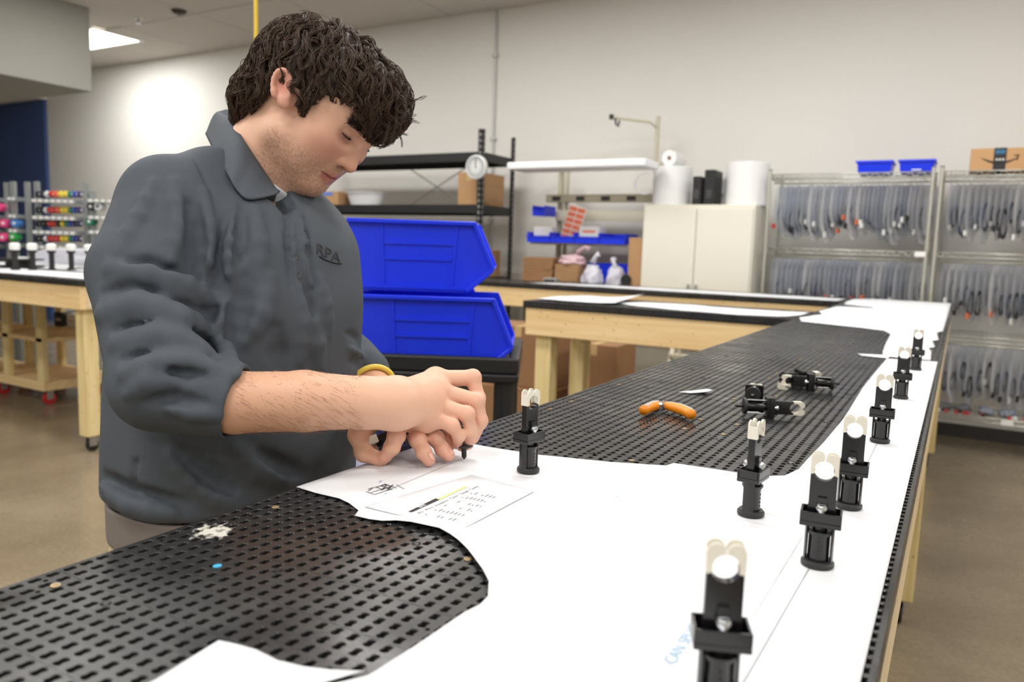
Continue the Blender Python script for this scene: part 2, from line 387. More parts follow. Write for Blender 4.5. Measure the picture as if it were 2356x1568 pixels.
def lay_panels(t, x0, y0, nx, ny, sx=1., sy=1.):
    for i in range(nx):
        for j in range(ny):
            o = link('perforated_panel', panel_me, m_board, t); o.location = (x0+i*PX*sx, y0+j*PY*sy, TOP); o.scale = (sx, sy, 1)
            for (a, b) in ((.03, .024), (.264, .024), (.03, .246), (.264, .246)):
                q = link('screw', scr, m_brass, o); q.location = (a, b, 0)
BX0, BX1 = -.613, -.025
YS = .297-3*PY
bench = thing('workbench', 'long narrow pine workbench topped with black perforated panels beside the man', 'workbench')
lay_panels(bench, BX0, YS, 2, 21)
YE = YS+21*PY
bench_frame(bench, BX0+.006, BX1-.005, YS+.01, YE-.006, [(x, y) for y in (.45, 3.09, 5.62) for x in (-.555, -.092)], 'snwe')
# first side bench (joins the long one)
b1x = -1.95
br1 = thing('workbench', 'short pine side bench with a knotty front rail joining the long bench', 'workbench')
lay_panels(br1, b1x, 3.5, 5, 2, (BX0-b1x)/(5*PX)-.0003, 1)
bench_frame(br1, b1x+.012, BX0-.002, 3.51, 4.1, [(b1x+.10, 3.594), (b1x+.10, 4.016), (-.72, 3.594), (-.72, 4.016)], 'snw')
# second side bench, farther back
b2x = BX0-14*PX
br2 = thing('workbench', 'long pine side bench in front of the white cabinet and packing station', 'workbench')
lay_panels(br2, b2x-.001, 5.16, 14, 2)
bench_frame(br2, b2x+.012, BX0-.002, 5.17, 5.76, [(b2x+.1, 5.25), (b2x+.1, 5.68), (-2.6, 5.25), (-2.6, 5.68), (-.72, 5.25), (-.72, 5.68)], 'snw')
# bench at the left, behind the man
lx1 = -4.46
bl = thing('workbench', 'pine workbench with casters behind the man carrying white drawings', 'workbench')
lay_panels(bl, lx1-12*PX, 2.66, 12, 4)
bench_frame(bl, lx1-12*PX+.01, lx1-.012, 2.672, 3.87, [(lx1-.10, 2.76), (lx1-.10, 3.78), (lx1-3.4, 2.76), (lx1-3.4, 3.78)], 'snwe')

# ---------------------------------------------------------------- paper on the benches
from mathutils.geometry import delaunay_2d_cdt
from mathutils import noise as mnoise
m_paper = mat('white_paper', (226, 228, 232), .55, spec=.25)
def sheet(name, pts, z, lift=.0015, seed=0, label=None, group=None, edge=.0, fn=None, cat='paper', step=.03, m=None, parent=None):
    P = [Vector((p[0], p[1])) for p in pts]; B = []
    for a, b in zip(P, P[1:]+P[:1]):
        k = max(1, int((b-a).length/step))
        B += [a+(b-a)*i/k for i in range(k)]
    n = len(B); lo = (min(p.x for p in B), min(p.y for p in B)); hi = (max(p.x for p in B), max(p.y for p in B))
    pts2 = list(B)
    def inside(x, y):
        c = False
        for a, b in zip(P, P[1:]+P[:1]):
            if (a.y > y) != (b.y > y) and x < (b.x-a.x)*(y-a.y)/(b.y-a.y)+a.x: c = not c
        return c
    gx = np.arange(lo[0]+step/2, hi[0], step); gy = np.arange(lo[1]+step/2, hi[1], step)
    for x in gx:
        for y in gy:
            if inside(x, y) and min((Vector((x, y))-b).length for b in B) > step*.45: pts2.append(Vector((x, y)))
    vo, eo, fo, _, _, _ = delaunay_2d_cdt(pts2, [(i, (i+1) % n) for i in range(n)], [], 1, 1e-6)
    V = []
    for i, p in enumerate(vo):
        h = abs(mnoise.noise((p.x*5+seed, p.y*5, seed*3.1)))*lift
        if fn: h += fn(p.x, p.y)
        V.append((p.x, p.y, z+h))
    me = bpy.data.meshes.new(name); me.from_pydata(V, [], [tuple(f) for f in fo]); me.update()
    bm = bmesh.new(); bm.from_mesh(me); bmesh.ops.recalc_face_normals(bm, faces=bm.faces)
    if sum(f.normal.z for f in bm.faces) < 0: bmesh.ops.reverse_faces(bm, faces=bm.faces)
    bm.to_mesh(me); bm.free(); me.shade_smooth()
    o = link(name, me, m or m_paper, parent)
    so = o.modifiers.new('thickness', 'SOLIDIFY'); so.thickness = .0003; so.offset = 1
    if label: tag(o, label, cat, group)
    return o
def W(l): return [tuple(onz(x, y)[:2]) for x, y in l]
e1 = W([(2040, 826), (2005, 868), (1985, 893), (1955, 943), (1937, 970), (1920, 990), (1893, 1022), (1860, 1056), (1837, 1082), (1805, 1097), (1769, 1098), (1696, 1090), (1640, 1081), (1550, 1068), (1532, 1074), (1400, 1065), (1240, 1049), (1120, 1030)])
e2 = [(-.609, .872), (-.611, .599)]
e3 = W([(725, 1137), (780, 1150), (803, 1161), (825, 1178), (816, 1190), (850, 1198), (880, 1203), (912, 1205), (945, 1212), (1010, 1226), (1035, 1240), (1055, 1255), (1075, 1275), (1090, 1295), (1110, 1323), (1124, 1350), (1122, 1380), (1104, 1395), (1070, 1412), (1040, 1432), (1000, 1460), (950, 1494), (900, 1525), (862, 1550), (845, 1560)])
def lift1(x, y):      # the cut edge of the drawing stands a little off the panels
    d = min(math.hypot(x-a, y-b) for a, b in e3[8:16]); return .0035*max(0, 1-d/.035)
sheet('drawing_sheet', [(-.0328, -.25), (-.0328, 2.36)]+e1+e2+e3+[(-.31, .335), (-.315, .1), (-.315, -.25)], TOP+.0017, .0010, 1, 'large white wiring drawing spread under the standing holders', fn=lift1, step=.024)
e4 = W([(360, 1568), (503, 1478), (545, 1487), (590, 1500), (640, 1525), (700, 1539), (760, 1546), (838, 1549)])
sheet('drawing_sheet', [(-.403, .15)]+e4+[(-.317, .33), (-.317, .15)], TOP+.0017, .0008, 2, 'small pointed corner of a white sheet on the perforated panels', step=.02)
sheet('drawing_sheet', [(-.05, 2.372), (-.055, 2.6), (-.066, 2.7), (-.05, 2.75), (-.062, 2.95), (-.045, 3.0), (-.058, 3.3), (-.04, 3.4), (-.036, 5.75), (-.5, 5.76), (-.6, 5.6), (-.6, 5.2), (-.575, 4.9), (-.40, 4.75), (-.41, 4.66), (-.58, 4.62), (-.60, 4.12), (-.55, 3.9), (-.605, 3.62), (-.56, 3.40), (-.32, 3.3), (-.235, 3.24), (-.2, 3.1), (-.19, 2.78), (-.178, 2.5), (-.17, 2.40), (-.235, 2.385), (-.22, 2.345), (-.152, 2.33), (-.15, 2.372)], TOP+.0017, .003, 3, 'white drawing with ragged edges covering the far end of the long bench', step=.04)
sheet('drawing_sheet', [(-1.42, 3.66), (-1.35, 3.62), (-1.1, 3.54), (-.85, 3.52), (-.66, 3.60), (-.62, 3.72), (-.62, 4.0), (-.75, 3.95), (-1.0, 3.93), (-1.3, 3.98), (-1.5, 3.9), (-1.55, 3.75)], TOP+.0018, .003, 4, 'white drawing strip lying along the short side bench', step=.04)
sheet('drawing_sheet', [(-1.93, 3.60), (-1.62, 3.56), (-1.48, 3.60), (-1.5, 4.08), (-1.86, 4.09), (-1.93, 3.9)], TOP+.0018, .003, 5, 'curled white sheet at the free end of the short side bench', fn=lambda x, y: .035*max(0, (x+1.75)/.27)**2*max(0, (y-3.55)/.5) + .006, step=.04)
sheet('drawing_sheet', [(-2.9, 5.30), (-1.9, 5.24), (-1.0, 5.2), (-.66, 5.22), (-.64, 5.55), (-1.4, 5.6), (-2.4, 5.6), (-2.8, 5.5)], TOP+.0018, .003, 6, 'long white drawing along the bench in front of the cabinet', step=.05)
for i, (a, b, c, d) in enumerate([(-7.6, -6.2, 2.74, 3.2), (-6.1, -4.55, 2.73, 3.2), (-7.4, -5.9, 3.3, 3.8), (-5.8, -4.5, 3.3, 3.78)]):
    sheet('drawing_sheet', [(a, c), (b, c+.02), (b-.03, d), (a+.04, d-.03)], TOP+.0018, .003, 8+i, ['white drawing on the bench behind the man, front row far end', 'white drawing on the bench behind the man, front row under the holders', 'white drawing on the bench behind the man, back row far end', 'white drawing on the bench behind the man, back row beside the spool racks'][i], step=.08)
# scraps
sc_ = W([(1560, 903), (1622, 898), (1640, 903), (1626, 907), (1590, 906)])
sheet('paper_scrap', sc_, TOP+.0018, .001, 20, 'tiny torn white paper scrap on the black panels above the pliers', fn=lambda x, y: .004*max(0, (x+.43)/.03), step=.012)
# the parts list lying on the drawing
d0 = [onz(*p) for p in ((690, 1128), (1060, 1226), (1230, 1135), (985, 1045))]
doc = sheet('parts_list', [tuple(p[:2]) for p in [onz(838, 1172), onz(1060, 1226), onz(1229, 1136), onz(1085, 1098)]], TOP+.0032, .0003, 21, 'printed white parts list with black and yellow header on the drawing', cat='document', step=.02)
m_ink = mat('ink_grey', (150, 152, 156), .7); m_inkb = mat('ink_black', (34, 32, 36), .6); m_inky = mat('ink_yellow', (236, 234, 150), .6); m_inkc = mat('ink_blue', (158, 190, 214), .7); m_white = mat('white_print', (250, 250, 250), .6)
ZP = TOP+.0031
def pline(pts, wd, m, name='printed_line', z=ZP, parent=None):
    mb = MB()
    for a, b in zip(pts, pts[1:]):
        a = Vector((a[0], a[1], 0)); b = Vector((b[0], b[1], 0)); t = (b-a).normalized(); s_ = Vector((-t.y, t.x, 0))*wd/2
        mb.add([(a-s_)+Vector((0, 0, z)), (b-s_)+Vector((0, 0, z)), (b+s_)+Vector((0, 0, z)), (a+s_)+Vector((0, 0, z))], [(0, 1, 2, 3)])
    return mb.build(name, m, parent)
MAIN = [o for o in bpy.data.objects if o.name.startswith('drawing_sheet')][0]
pline(W([(905, 1127), (1066, 1058)]), .0007, m_ink, parent=MAIN)
pline(W([(1255, 1095), (1700, 1175), (1830, 1200)]), .0005, m_ink, parent=MAIN)
pline(W([(1120, 1090), (1400, 1130), (1840, 1232)]), .0004, m_ink, parent=MAIN)
pline(W([(1868, 1302), (1726, 1550), (1650, 1680)]), .0008, m_ink, parent=MAIN)
pline(W([(1948, 1166), (1880, 1290)]), .0007, m_ink, parent=MAIN)
pline(W([(2020, 1018), (1962, 1140)]), .0007, m_ink, parent=MAIN)
pline(W([(2068, 918), (2030, 1000)]), .0007, m_ink, parent=MAIN)
pline(W([(1846, 1240), (1730, 1430)]), .0004, m_ink, parent=MAIN)
pline(W([(1535, 1532), (1590, 1568)]), .0004, m_inkc, parent=MAIN)
pline(W([(870, 1115), (960, 1075)]), .0003, m_inkc, parent=MAIN)
# connector symbol on the drawing
for l in ([(842, 1136), (862, 1143)], [(846, 1130), (888, 1120)], [(853, 1138), (896, 1126)], [(862, 1143), (905, 1128)], [(866, 1126), (880, 1131), (900, 1124), (886, 1119), (866, 1126)], [(884, 1118), (912, 1128)], [(876, 1122), (902, 1132)], [(890, 1120), (878, 1133)], [(904, 1120), (890, 1134)], [(848, 1134), (856, 1128)], [(912, 1120), (930, 1130)]):
    pline(W(l), .0011, m_inkb if l[0][0] < 912 else m_ink, parent=MAIN)
for l in ([(872, 1113), (878, 1111)], [(884, 1141), (890, 1139)], [(967, 1144), (984, 1139)], [(1188, 1076), (1196, 1075)], [(1412, 1148), (1424, 1146)], [(956, 1080), (964, 1078)]): pline(W(l), .0016, m_inkc, parent=MAIN)
def ptext(txt, p0, p1, size, m, name='printed_text', z=ZP, parent=None, flip=False):
    """flat printed lettering whose baseline runs from p0 towards p1 on the bench top"""
    c = bpy.data.curves.new(name, 'FONT'); c.body = txt; c.size = size; c.resolution_u = 2
    c.materials.append(m)
    o = bpy.data.objects.new(name, c); COL.objects.link(o); bpy.context.view_layer.update()
    me = bpy.data.meshes.new_from_object(o.evaluated_get(bpy.context.evaluated_depsgraph_get())); bpy.data.objects.remove(o)
    o = link(name, me, m)
    o.location = (p0[0], p0[1], z); o.rotation_euler = (0, 0, math.atan2(p1[1]-p0[1], p1[0]-p0[0]))
    if parent: o.parent = parent
    return o
a, b = onz(1552, 1537), onz(1598, 1470)
ptext('CAN SPLICE', a, b, .0125, m_inkc, parent=MAIN)
# header bars, headings and rows of the list
D = lambda x, y: onz(x, y)[:2]
def bar(q, m, z): MB().add([(*D(*p), z) for p in q], [(0, 1, 2, 3)]).build('printed_bar', m, doc)
ZD = TOP+.0041
bar([(939, 1185), (948, 1186), (1011, 1157), (1002, 1154)], m_inkb, ZD)
bar([(1004, 1156), (1012, 1157), (1076, 1127), (1068, 1126)], m_inky, ZD)
ptext('RPA', D(968, 1177), D(1000, 1161), .0062, m_white, z=ZD+.0002, parent=doc)
ptext('Pin  Wire  Insulation  Color  Gauge  Cavity', D(966, 1190), D(1090, 1132), .0062, m_inkb, z=ZD, parent=doc)
u0, u1, v1 = np.array(D(966, 1192)), np.array(D(1090, 1134)), np.array(D(1042, 1208))
for r in range(1, 9):
    for c in range(6):
        if random.random() < .2: continue
        p = u0+(u1-u0)*(c/6+.02)+(v1-u0)*r/8.5; q = p+(u1-u0)*random.uniform(.03, .09)
        pline([p, q], .0014, m_ink, 'printed_row', ZD, doc)
o = MB().lathe([(.0036, 0), (.0036, .0006)], 16, T(*onz(500, 1302, TOP+.0001))).build('round_sticker', mat('cyan_sticker', (70, 165, 205), .5)); tag(o, 'tiny light blue dot sticker on the perforated panels', 'sticker')
# ---------------------------------------------------------------- harness holders on the bench
m_abs = mat('black_abs', (20, 20, 22), .22, spec=.6); m_abs2 = mat('black_abs_matt', (38, 37, 37), .5)
m_nyl = mat('white_nylon', (222, 217, 203), .4); m_zinc = mat('zinc_screw', (212, 216, 220), .22, .95)
def arcpts(cx, cz, r, a0, a1, n): return [(cx+r*math.cos(math.radians(a0+(a1-a0)*i/n)), cz+r*math.sin(math.radians(a0+(a1-a0)*i/n))) for i in range(n+1)]
def holder_meshes():
    H = {}
    H['base'] = (MB().lathe([(.0132, 0), (.0138, .0008), (.0138, .0036), (.0128, .0042), (.0122, .0056), (.0092, .0056)], 32).mesh('base', smooth=True, angle=35), m_abs2)
    H['spike'] = (MB().lathe([(.0003, -.0145), (.0035, -.010), (.0035, -.0085), (.0028, -.0085), (.0028, 0)], 14).mesh('spike', smooth=True, angle=35), m_abs)
    c = MB().lathe([(.0088, .004), (.0088, .0275), (.0108, .0305), (.0108, .032), (.006, .0325), (.006, .038)], 28)
    for k in range(4): c.box(-.0004, .0004, -.0093, -.0086, .010+.004*k, .0115+.004*k)          # tiny ridges of the moulded mark
    H['core'] = (c.mesh('core', smooth=True, angle=35), m_abs)
    p = MB()
    a = [(.0122*math.cos(t), .0122*math.sin(t)) for t in np.linspace(-.5, .5, 7)]+[(.0105*math.cos(t), .0105*math.sin(t)) for t in np.linspace(.5, -.5, 7)]
    p.prism(a, .004, .038); H['post'] = (p.mesh('post', smooth=True, angle=35), m_abs)
    b = MB()                                               # tray-like bracket
    w_, d_ = .0168, .0115; z0, z1 = .037, .0495
    b.box(-w_, w_, -d_, d_, z0, z0+.004).box(-w_, w_, -d_, -d_+.0018, z0+.004, z1).box(-w_, w_, d_-.0018, d_, z0+.004, z1).box(-w_, -w_+.0018, -d_+.0018, d_-.0018, z0+.004, z1).box(w_-.0018, w_, -d_+.0018, d_-.0018, z0+.004, z1)
    H['bracket'] = (b.mesh('bracket', bevel=.0005, seg=1), m_abs)
    s = MB().lathe([(.0032, .041), (.0032, .0515), (.0046, .0518), (.0047, .0542), (.0038, .0558), (.0016, .0564)], 16).box(-.0032, .0032, -.0005, .0005, .0562, .0566)
    H['screw'] = (s.mesh('screw', smooth=True, angle=35), m_zinc)
    # blade with its round notch
    pl = [(-.0110, .041), (.0110, .041), (.0116, .049), (.0110, .057), (.0110, .0825)]+arcpts(0, .0845, .0086, -14, -166, 14)+[(-.0110, .0825), (-.0110, .057), (-.0116, .049)]
    bl_ = MB().prism(pl, -.0034, .0034, 'y').box(-.0035, .0035, -.0062, -.0034, .041, .062).box(-.0035, .0035, .0034, .0062, .041, .062)
    H['blade'] = (bl_.mesh('blade', smooth=True, angle=35), m_abs)
    cl = MB()
    for sg in (1, -1):
        q = [(.0112, .0815), (.0114, .0945)]+arcpts(.0058, .0945, .0056, 5, 165, 10)+[(.0003, .0942)]+arcpts(0, .0855, .0080, 88, -22, 12)
        q = [(sg*x, z) for x, z in q]
        if sg < 0: q = q[::-1]
        for y0, y1 in ((-.0052, -.0034), (.0034, .0052)): cl.prism(q, y0, y1, 'y')
        e = [(.0098, .0815), (.0114, .0815), (.0114, .0945), (.0098, .0945)]; e = [(sg*x, z) for x, z in e]
        cl.prism(e, -.0034, .0034, 'y')
    H['clip'] = (cl.mesh('clip', smooth=True, angle=30), m_nyl)
    return H
HM = holder_meshes()
def holder(loc, rot, label, spike=True):
    t = thing('harness_holder', label, 'holder', loc, group='wire harness holders')
    t.rotation_euler = rot
    for k in ('base', 'core', 'bracket', 'blade', 'clip')+(('spike',) if spike else ()): link(k, HM[k][0], HM[k][1], t)
    for a in (0, math.pi): o = link('post', HM['post'][0], m_abs, t); o.rotation_euler = (0, 0, a)
    for y in (-.0072, .0072): o = link('screw', HM['screw'][0], m_zinc, t); o.location = (0, y, 0)
    return t
ZH = TOP+.0032
for (x, y, rz, lab) in [(1215, 1083, 80, 'black holder with white jaw seen edge-on, standing on the drawing by the hand'), (1727, 1182, 84, 'black holder with white jaw turned sideways, standing at the bend of the drawing'),
                        (1880, 1298, 6, 'black forked holder in front of a taller-looking twin near the bench edge'), (1952, 1165, 3, 'black forked holder with round notch standing just behind another along the edge line'),
                        (2024, 1015, 2, 'black forked holder standing alone halfway along the edge line'), (2072, 915, 4, 'black forked holder overlapping the last one of the edge line'), (2106, 850, 0, 'black forked holder standing last at the far end of the edge line'),
                        (1648, 1612, 22, 'black forked holder cut off by the frame beside the CAN SPLICE note')]:
    p = onz(x, y, ZH); holder(p, (0, 0, math.radians(rz)), lab, spike=False)
def lying(px0, px1, lab, roll=0, zc=.0118):
    """holder lying on the panels, spike end at px0, jaw end towards px1"""
    a, b = onz(*px0, TOP+zc), onz(*px1, TOP+zc); d = Vector((b[0]-a[0], b[1]-a[1], 0)).normalized()
    m_ = d.to_track_quat('Z', 'Y').to_matrix().to_4x4() @ Matrix.Rotation(roll, 4, 'Z')
    a = Vector(a)+d*.0145
    return holder(tuple(a), m_.to_euler(), lab)
lying((1690, 932), (1860, 940), 'black holder lying with its white jaw pointing away from the pliers', roll=math.pi/2, zc=.0172)
lying((1934, 882), (1765, 872), 'black holder lying with its spike towards the standing row', roll=math.pi/2, zc=.0172)
lying((1782, 876), (1925, 868), 'black holder lying crossed beneath another one', roll=math.pi/2+.2, zc=.018).location.y += .035
lying((1731, 910), (1748, 870), 'black holder lying end-on with its round base showing', roll=0, zc=.0118)
# loose clip on the panels
p = onz(1790, 888, TOP+.005); o = link('white_clip', HM['clip'][0], m_nyl); o.location = (p[0], p[1], TOP+.0055); o.rotation_euler = (math.pi/2, 0, 1.9)
me2 = o.data.copy(); 
for v in me2.vertices: v.co.z -= .0815
o.data = me2; tag(o, 'loose white nylon jaw lying among the holders', 'clip')
# ---------------------------------------------------------------- orange pliers
pc = onz(1522, 945, TOP); pl_ = thing('cutting_pliers', 'small orange-handled cutting pliers lying open on the black panels', 'pliers', (pc[0], pc[1], TOP+.001))
m_or = mat('orange_grip', (236, 142, 22), .4); m_gr = mat('grey_grip', (176, 170, 160), .5)
ex = Vector(onz(1590, 968)[:2])-Vector(pc[:2]); wx = Vector(onz(1480, 958)[:2])-Vector(pc[:2]); top = Vector(onz(1522, 930)[:2])-Vector(pc[:2])
def arc3(a, b, c, n=10): return [a*(1-t)**2+b*2*t*(1-t)+c*t*t for t in [i/n for i in range(n+1)]]
def grip(end, bend, nm):
    P = arc3(Vector((0, 0)), bend, end)
    rs = [.0045+.0042*math.sin(min(1, (i+1)/8)*math.pi*.62) for i in range(11)]
    g = MB().tube([(p.x, p.y, .0095) for p in P], rs, 12); m_ = g.build(nm, m_or, pl_, smooth=True)
    MB().tube([(p.x*1.0, p.y*1.0+.004, .0115) for p in P[1:]], [r*.82 for r in rs[1:]], 10).build('grip_inlay', m_gr, m_, smooth=True)
grip(ex, ex*.45+Vector((.010, .012)), 'handle'); grip(wx, wx*.4+Vector((-.008, .014)), 'handle')
fv = Vector((-ray(1522, 945)[0], -ray(1522, 945)[1])).normalized(); pvx, pvy = fv.x*.007-.002, fv.y*.007
MB().lathe([(.0078, .002), (.0085, .004), (.0085, .0135), (.0052, .0155), (.005, .0175), (.001, .018)], 20, T(pvx, pvy, 0)).build('pivot', m_zinc, pl_, smooth=True, angle=35)
MB().box(-.0035, .0035, -.0006, .0006, .0176, .0184, T(pvx, pvy, 0)).build('pivot_slot', m_abs, pl_)
hd = top.normalized()
for s_ in (-1, 1):
    q = Vector((-hd.y, hd.x))*s_
    MB().prism([tuple(v) for v in (q*.0002, q*.0065, hd*.012+q*.0055, hd*.021+q*.0012, hd*.021+q*.0002)], .005, .012).build('jaw', m_zinc, pl_, bevel=.0008, seg=1)
MB().tube([(pvx+.011+.0003*i, pvy+.003*math.cos(i*.9)-.001, .010+.004*math.sin(i*.9)) for i in range(50)], .0007, 5).build('spring', mat('dark_metal', (40, 40, 42), .4, .6), pl_, smooth=True)
# ---------------------------------------------------------------- background: storage along the back wall
m_blue = mat('blue_bin', (20, 54, 236), .32, spec=.5); m_card = mat('cardboard', (176, 138, 98), .8, var=.06, vscale=6)
m_card2 = mat('cardboard_dark', (148, 110, 76), .8, var=.06, vscale=6); m_chr = mat('chrome_wire', (206, 206, 196), .3, .75)
m_bs = mat('black_steel', (38, 38, 39), .45, .2); m_cab = mat('cream_cabinet', (226, 223, 210), .45)
m_lab = mat('label_white', (236, 236, 234), .6); m_wh = mat('white_plastic', (232, 234, 238), .45); m_bg = mat('beige_metal', (196, 190, 168), .45)

# black boltless shelving -------------------------------------------------
bsx1 = -3.73; bsx0 = bsx1-2.44; ys0, ys1 = 5.87, 6.45
sh = thing('storage_rack', 'tall black steel shelving with slotted posts behind the blue bins', 'shelf', (0, 0, 0))
ZB = [2.16, 1.70, 1.05, .18]
for (x, y) in ((bsx1, ys0), (bsx1, ys1), (bsx0, ys0), (bsx0, ys1)):
    p = MB(); sg = -1 if x == bsx1 else 1; yy = 1 if y == ys0 else -1
    p.box(min(x, x+sg*.045), max(x, x+sg*.045), min(y, y+yy*.004), max(y, y+yy*.004), 0, 2.355).box(min(x, x+sg*.004), max(x, x+sg*.004), min(y, y+yy*.045), max(y, y+yy*.045), 0, 2.355)
    po = p.build('post', m_bs, sh)
    k = MB()
    for i in range(44):
        z = .06+i*.052
        k.box(x+sg*.015, x+sg*.03, y-yy*.0008-.0008, y-yy*.0008+.0008, z, z+.022)
        k.box(x-sg*.0008-.0008, x-sg*.0008+.0008, y+yy*.017, y+yy*.031, z, z+.022)
    k.build('keyholes', mat('keyhole_grey', (150, 150, 146), .5), po)
for z in ZB:
    d = MB().box(bsx0+.01, bsx1-.01, ys0+.008, ys0+.03, z-.075, z).box(bsx0+.01, bsx1-.01, ys1-.03, ys1-.008, z-.075, z).box(bsx1-.03, bsx1-.008, ys0+.03, ys1-.03, z-.075, z).box(bsx0+.008, bsx0+.03, ys0+.03, ys1-.03, z-.075, z).build('shelf_beam', m_bs, sh)
    MB().box(bsx0+.03, bsx1-.03, ys0+.03, ys1-.03, z-.02, z-.004).build('deck', mat('wire_deck', (92, 90, 86), .6), d)
for s_ in (-1, 1): MB().cyl((bsx1-.9-s_*.35, ys1+.01, 1.72), (bsx1-.9+s_*.35, ys1+.01, 2.1), .006, 8).build('cross_brace', m_chr, sh)
def carton(x0, x1, y0, y1, z0, h, label, m=None, group=None, tape=True, rz=0, extra=None):
    cx, cy = (x0+x1)/2, (y0+y1)/2; t = thing('cardboard_box', label, 'box', (cx, cy, z0), rz, group)
    a, b = (x1-x0)/2, (y1-y0)/2
    MB().box(-a, a, -b, b, 0, h).build('carton', m or m_card, t, bevel=.004, seg=1)
    if tape: MB().box(-.026, .026, -b-.0008, b+.0008, h-.07, h+.0008).build('tape', mat('packing_tape', (198, 168, 120), .35), t)
    MB().box(-a, a, -.0015, .0015, h, h+.001).build('flap_seam', m_card2, t)
    return t
P = lambda x, y, Y: ony(x, y, Y)
q0, q1 = P(1057, 460, 5.95), P(1100, 400, 5.95)
carton(-4.02, -3.78, 5.93, 6.35, 1.701, .29, 'brown cardboard box at the end of the black shelving')
q = P(757, 440, 6.0); t = carton(q[0]-.17, q[0]+.17, 5.95, 6.25, 1.701, .135, 'small cardboard box with blue tape on the black shelf', tape=False)
MB().box(-.12, .10, -.152, -.1495, .095, .128).build('tape', mat('blue_tape', (92, 128, 204), .5), t)
q = P(830, 450, 6.0)
t = thing('white_basin', 'white plastic basin on the middle black shelf', 'basin', (q[0], 6.08, 1.701))
bm_ = MB(); ring = lambda a, b, z: [(a*math.cos(2*math.pi*i/24)*(1 if True else 1), b*math.sin(2*math.pi*i/24), z) for i in range(24)]
prof = [(.17, .11, .002), (.215, .15, .125), (.228, .162, .128), (.228, .162, .122), (.205, .142, .12), (.16, .1, .012)]
vs_ = [p for a, b, z in prof for p in ring(a, b, z)]
fs_ = [(i*24+j, i*24+(j+1) % 24, (i+1)*24+(j+1) % 24, (i+1)*24+j) for i in range(5) for j in range(24)]+[tuple(range(24))[::-1], tuple(120+j for j in range(24))]
bm_.add(vs_, fs_).build('bowl', m_wh, t, smooth=True, angle=40)
carton(-5.2, -4.6, 5.92, 6.35, 1.051, .3, 'wide brown box on the lower black shelf', m_card2)
carton(-4.2, -3.8, 5.95, 6.35, 1.051, .25, 'brown box low on the black shelf beside the packing station')
# round spring scale on the corner post
q = ony(1099, 385, 5.80); t = thing('dial_scale', 'white round dial scale in front of the black shelf post', 'scale', (q[0], 5.79, q[2]))
my = Matrix.Rotation(math.pi/2, 4, 'X')
MB().lathe([(.098, -.02), (.104, -.012), (.104, .022), (.092, .028), (.09, .02)], 40, my).build('case', mat('scale_white', (214, 216, 216), .4), t, smooth=True, angle=40)
MB().lathe([(.088, .018), (.088, .021)], 36, my).build('dial', mat('dial_face', (186, 190, 192), .5), t)
MB().lathe([(.05, .0212), (.05, .0225)], 30, my).build('inner_dial', mat('dial_inner', (206, 208, 208), .5), t)
MB().box(-.003, .003, -.026, -.023, -.01, .07).build('needle', m_bs, t)
tk = MB()
for i in range(24):
    a = i*math.pi/12; tk.box(-.0018, .0018, -.0235, -.021, .07, .084, Matrix.Rotation(a, 4, 'Y'))
tk.build('tick_marks', m_bs, t)
MB().box(-.015, .015, .012, .08, -.02, .02).build('bracket', m_bs, t)

# packing station with overhead light --------------------------------------
ws = thing('packing_station', 'beige packing station with overhead light bar and blue bins', 'workstation', (0, 0, 0))
wx0, wx1, wy0, wy1 = -3.44, -2.29, 5.90, 6.55
MB().box(wx0-.2, wx1, wy0, wy1, .985, 1.02).build('worktop', mat('brown_worktop', (150, 112, 78), .5), ws, bevel=.004, seg=1)
for x in (wx0-.14, wx1-.06):
    for y in (wy0+.05, wy1-.05): MB().box(x-.025, x+.025, y-.025, y+.025, 0, .985).build('leg', m_bg, ws)
for x in (wx0+.19, wx1-.02):
    up_ = MB().box(x-.02, x+.02, 6.46, 6.50, 1.02, 2.1).build('upright', m_bg, ws)
MB().box(wx0+.24, wx0+.27, 6.46, 6.49, 1.02, 2.05).build('upright', m_bg, ws)
z1 = ony(1350, 455, 6.42)[2]; MB().box(wx0+.08, wx1+.0, 6.40, 6.45, z1-.04, z1+.03).build('outlet_rail', mat('outlet_rail', (150, 142, 122), .45), ws)
for i, px in enumerate((1280, 1335, 1393, 1452)):
    q = ony(px, 453, 6.395); MB().box(q[0]-.04, q[0]+.04, 6.392, 6.40, z1-.022, z1+.012).build('outlet', m_bs, ws)
z2 = ony(1350, 495, 6.42)[2]; MB().box(wx0+.18, wx1-.0, 6.41, 6.45, z2-.05, z2+.04).build('bin_rail', mat('rail_cream', (206, 200, 180), .5), ws)
z3 = ony(1350, 555, 6.2)[2]
la, lb = ony(1170, 378, 5.75), ony(1488, 378, 5.75); zl = (la[2]+lb[2])/2
lt = MB().box(la[0], lb[0], 5.72, 6.02, zl-.03, zl+.03).build('light_bar', mat('lamp_white', (238, 240, 244), .4), ws, bevel=.012)
MB().box(la[0]+.04, lb[0]-.04, 5.76, 5.98, zl-.033, zl-.0302).build('lamp_lens', mat('lens', (245, 245, 240), .4), lt)
for x in (wx0+.19, wx1-.02): MB().box(x-.015, x+.015, 5.95, 6.47, zl+.031, zl+.055).build('light_arm', m_bg, ws)
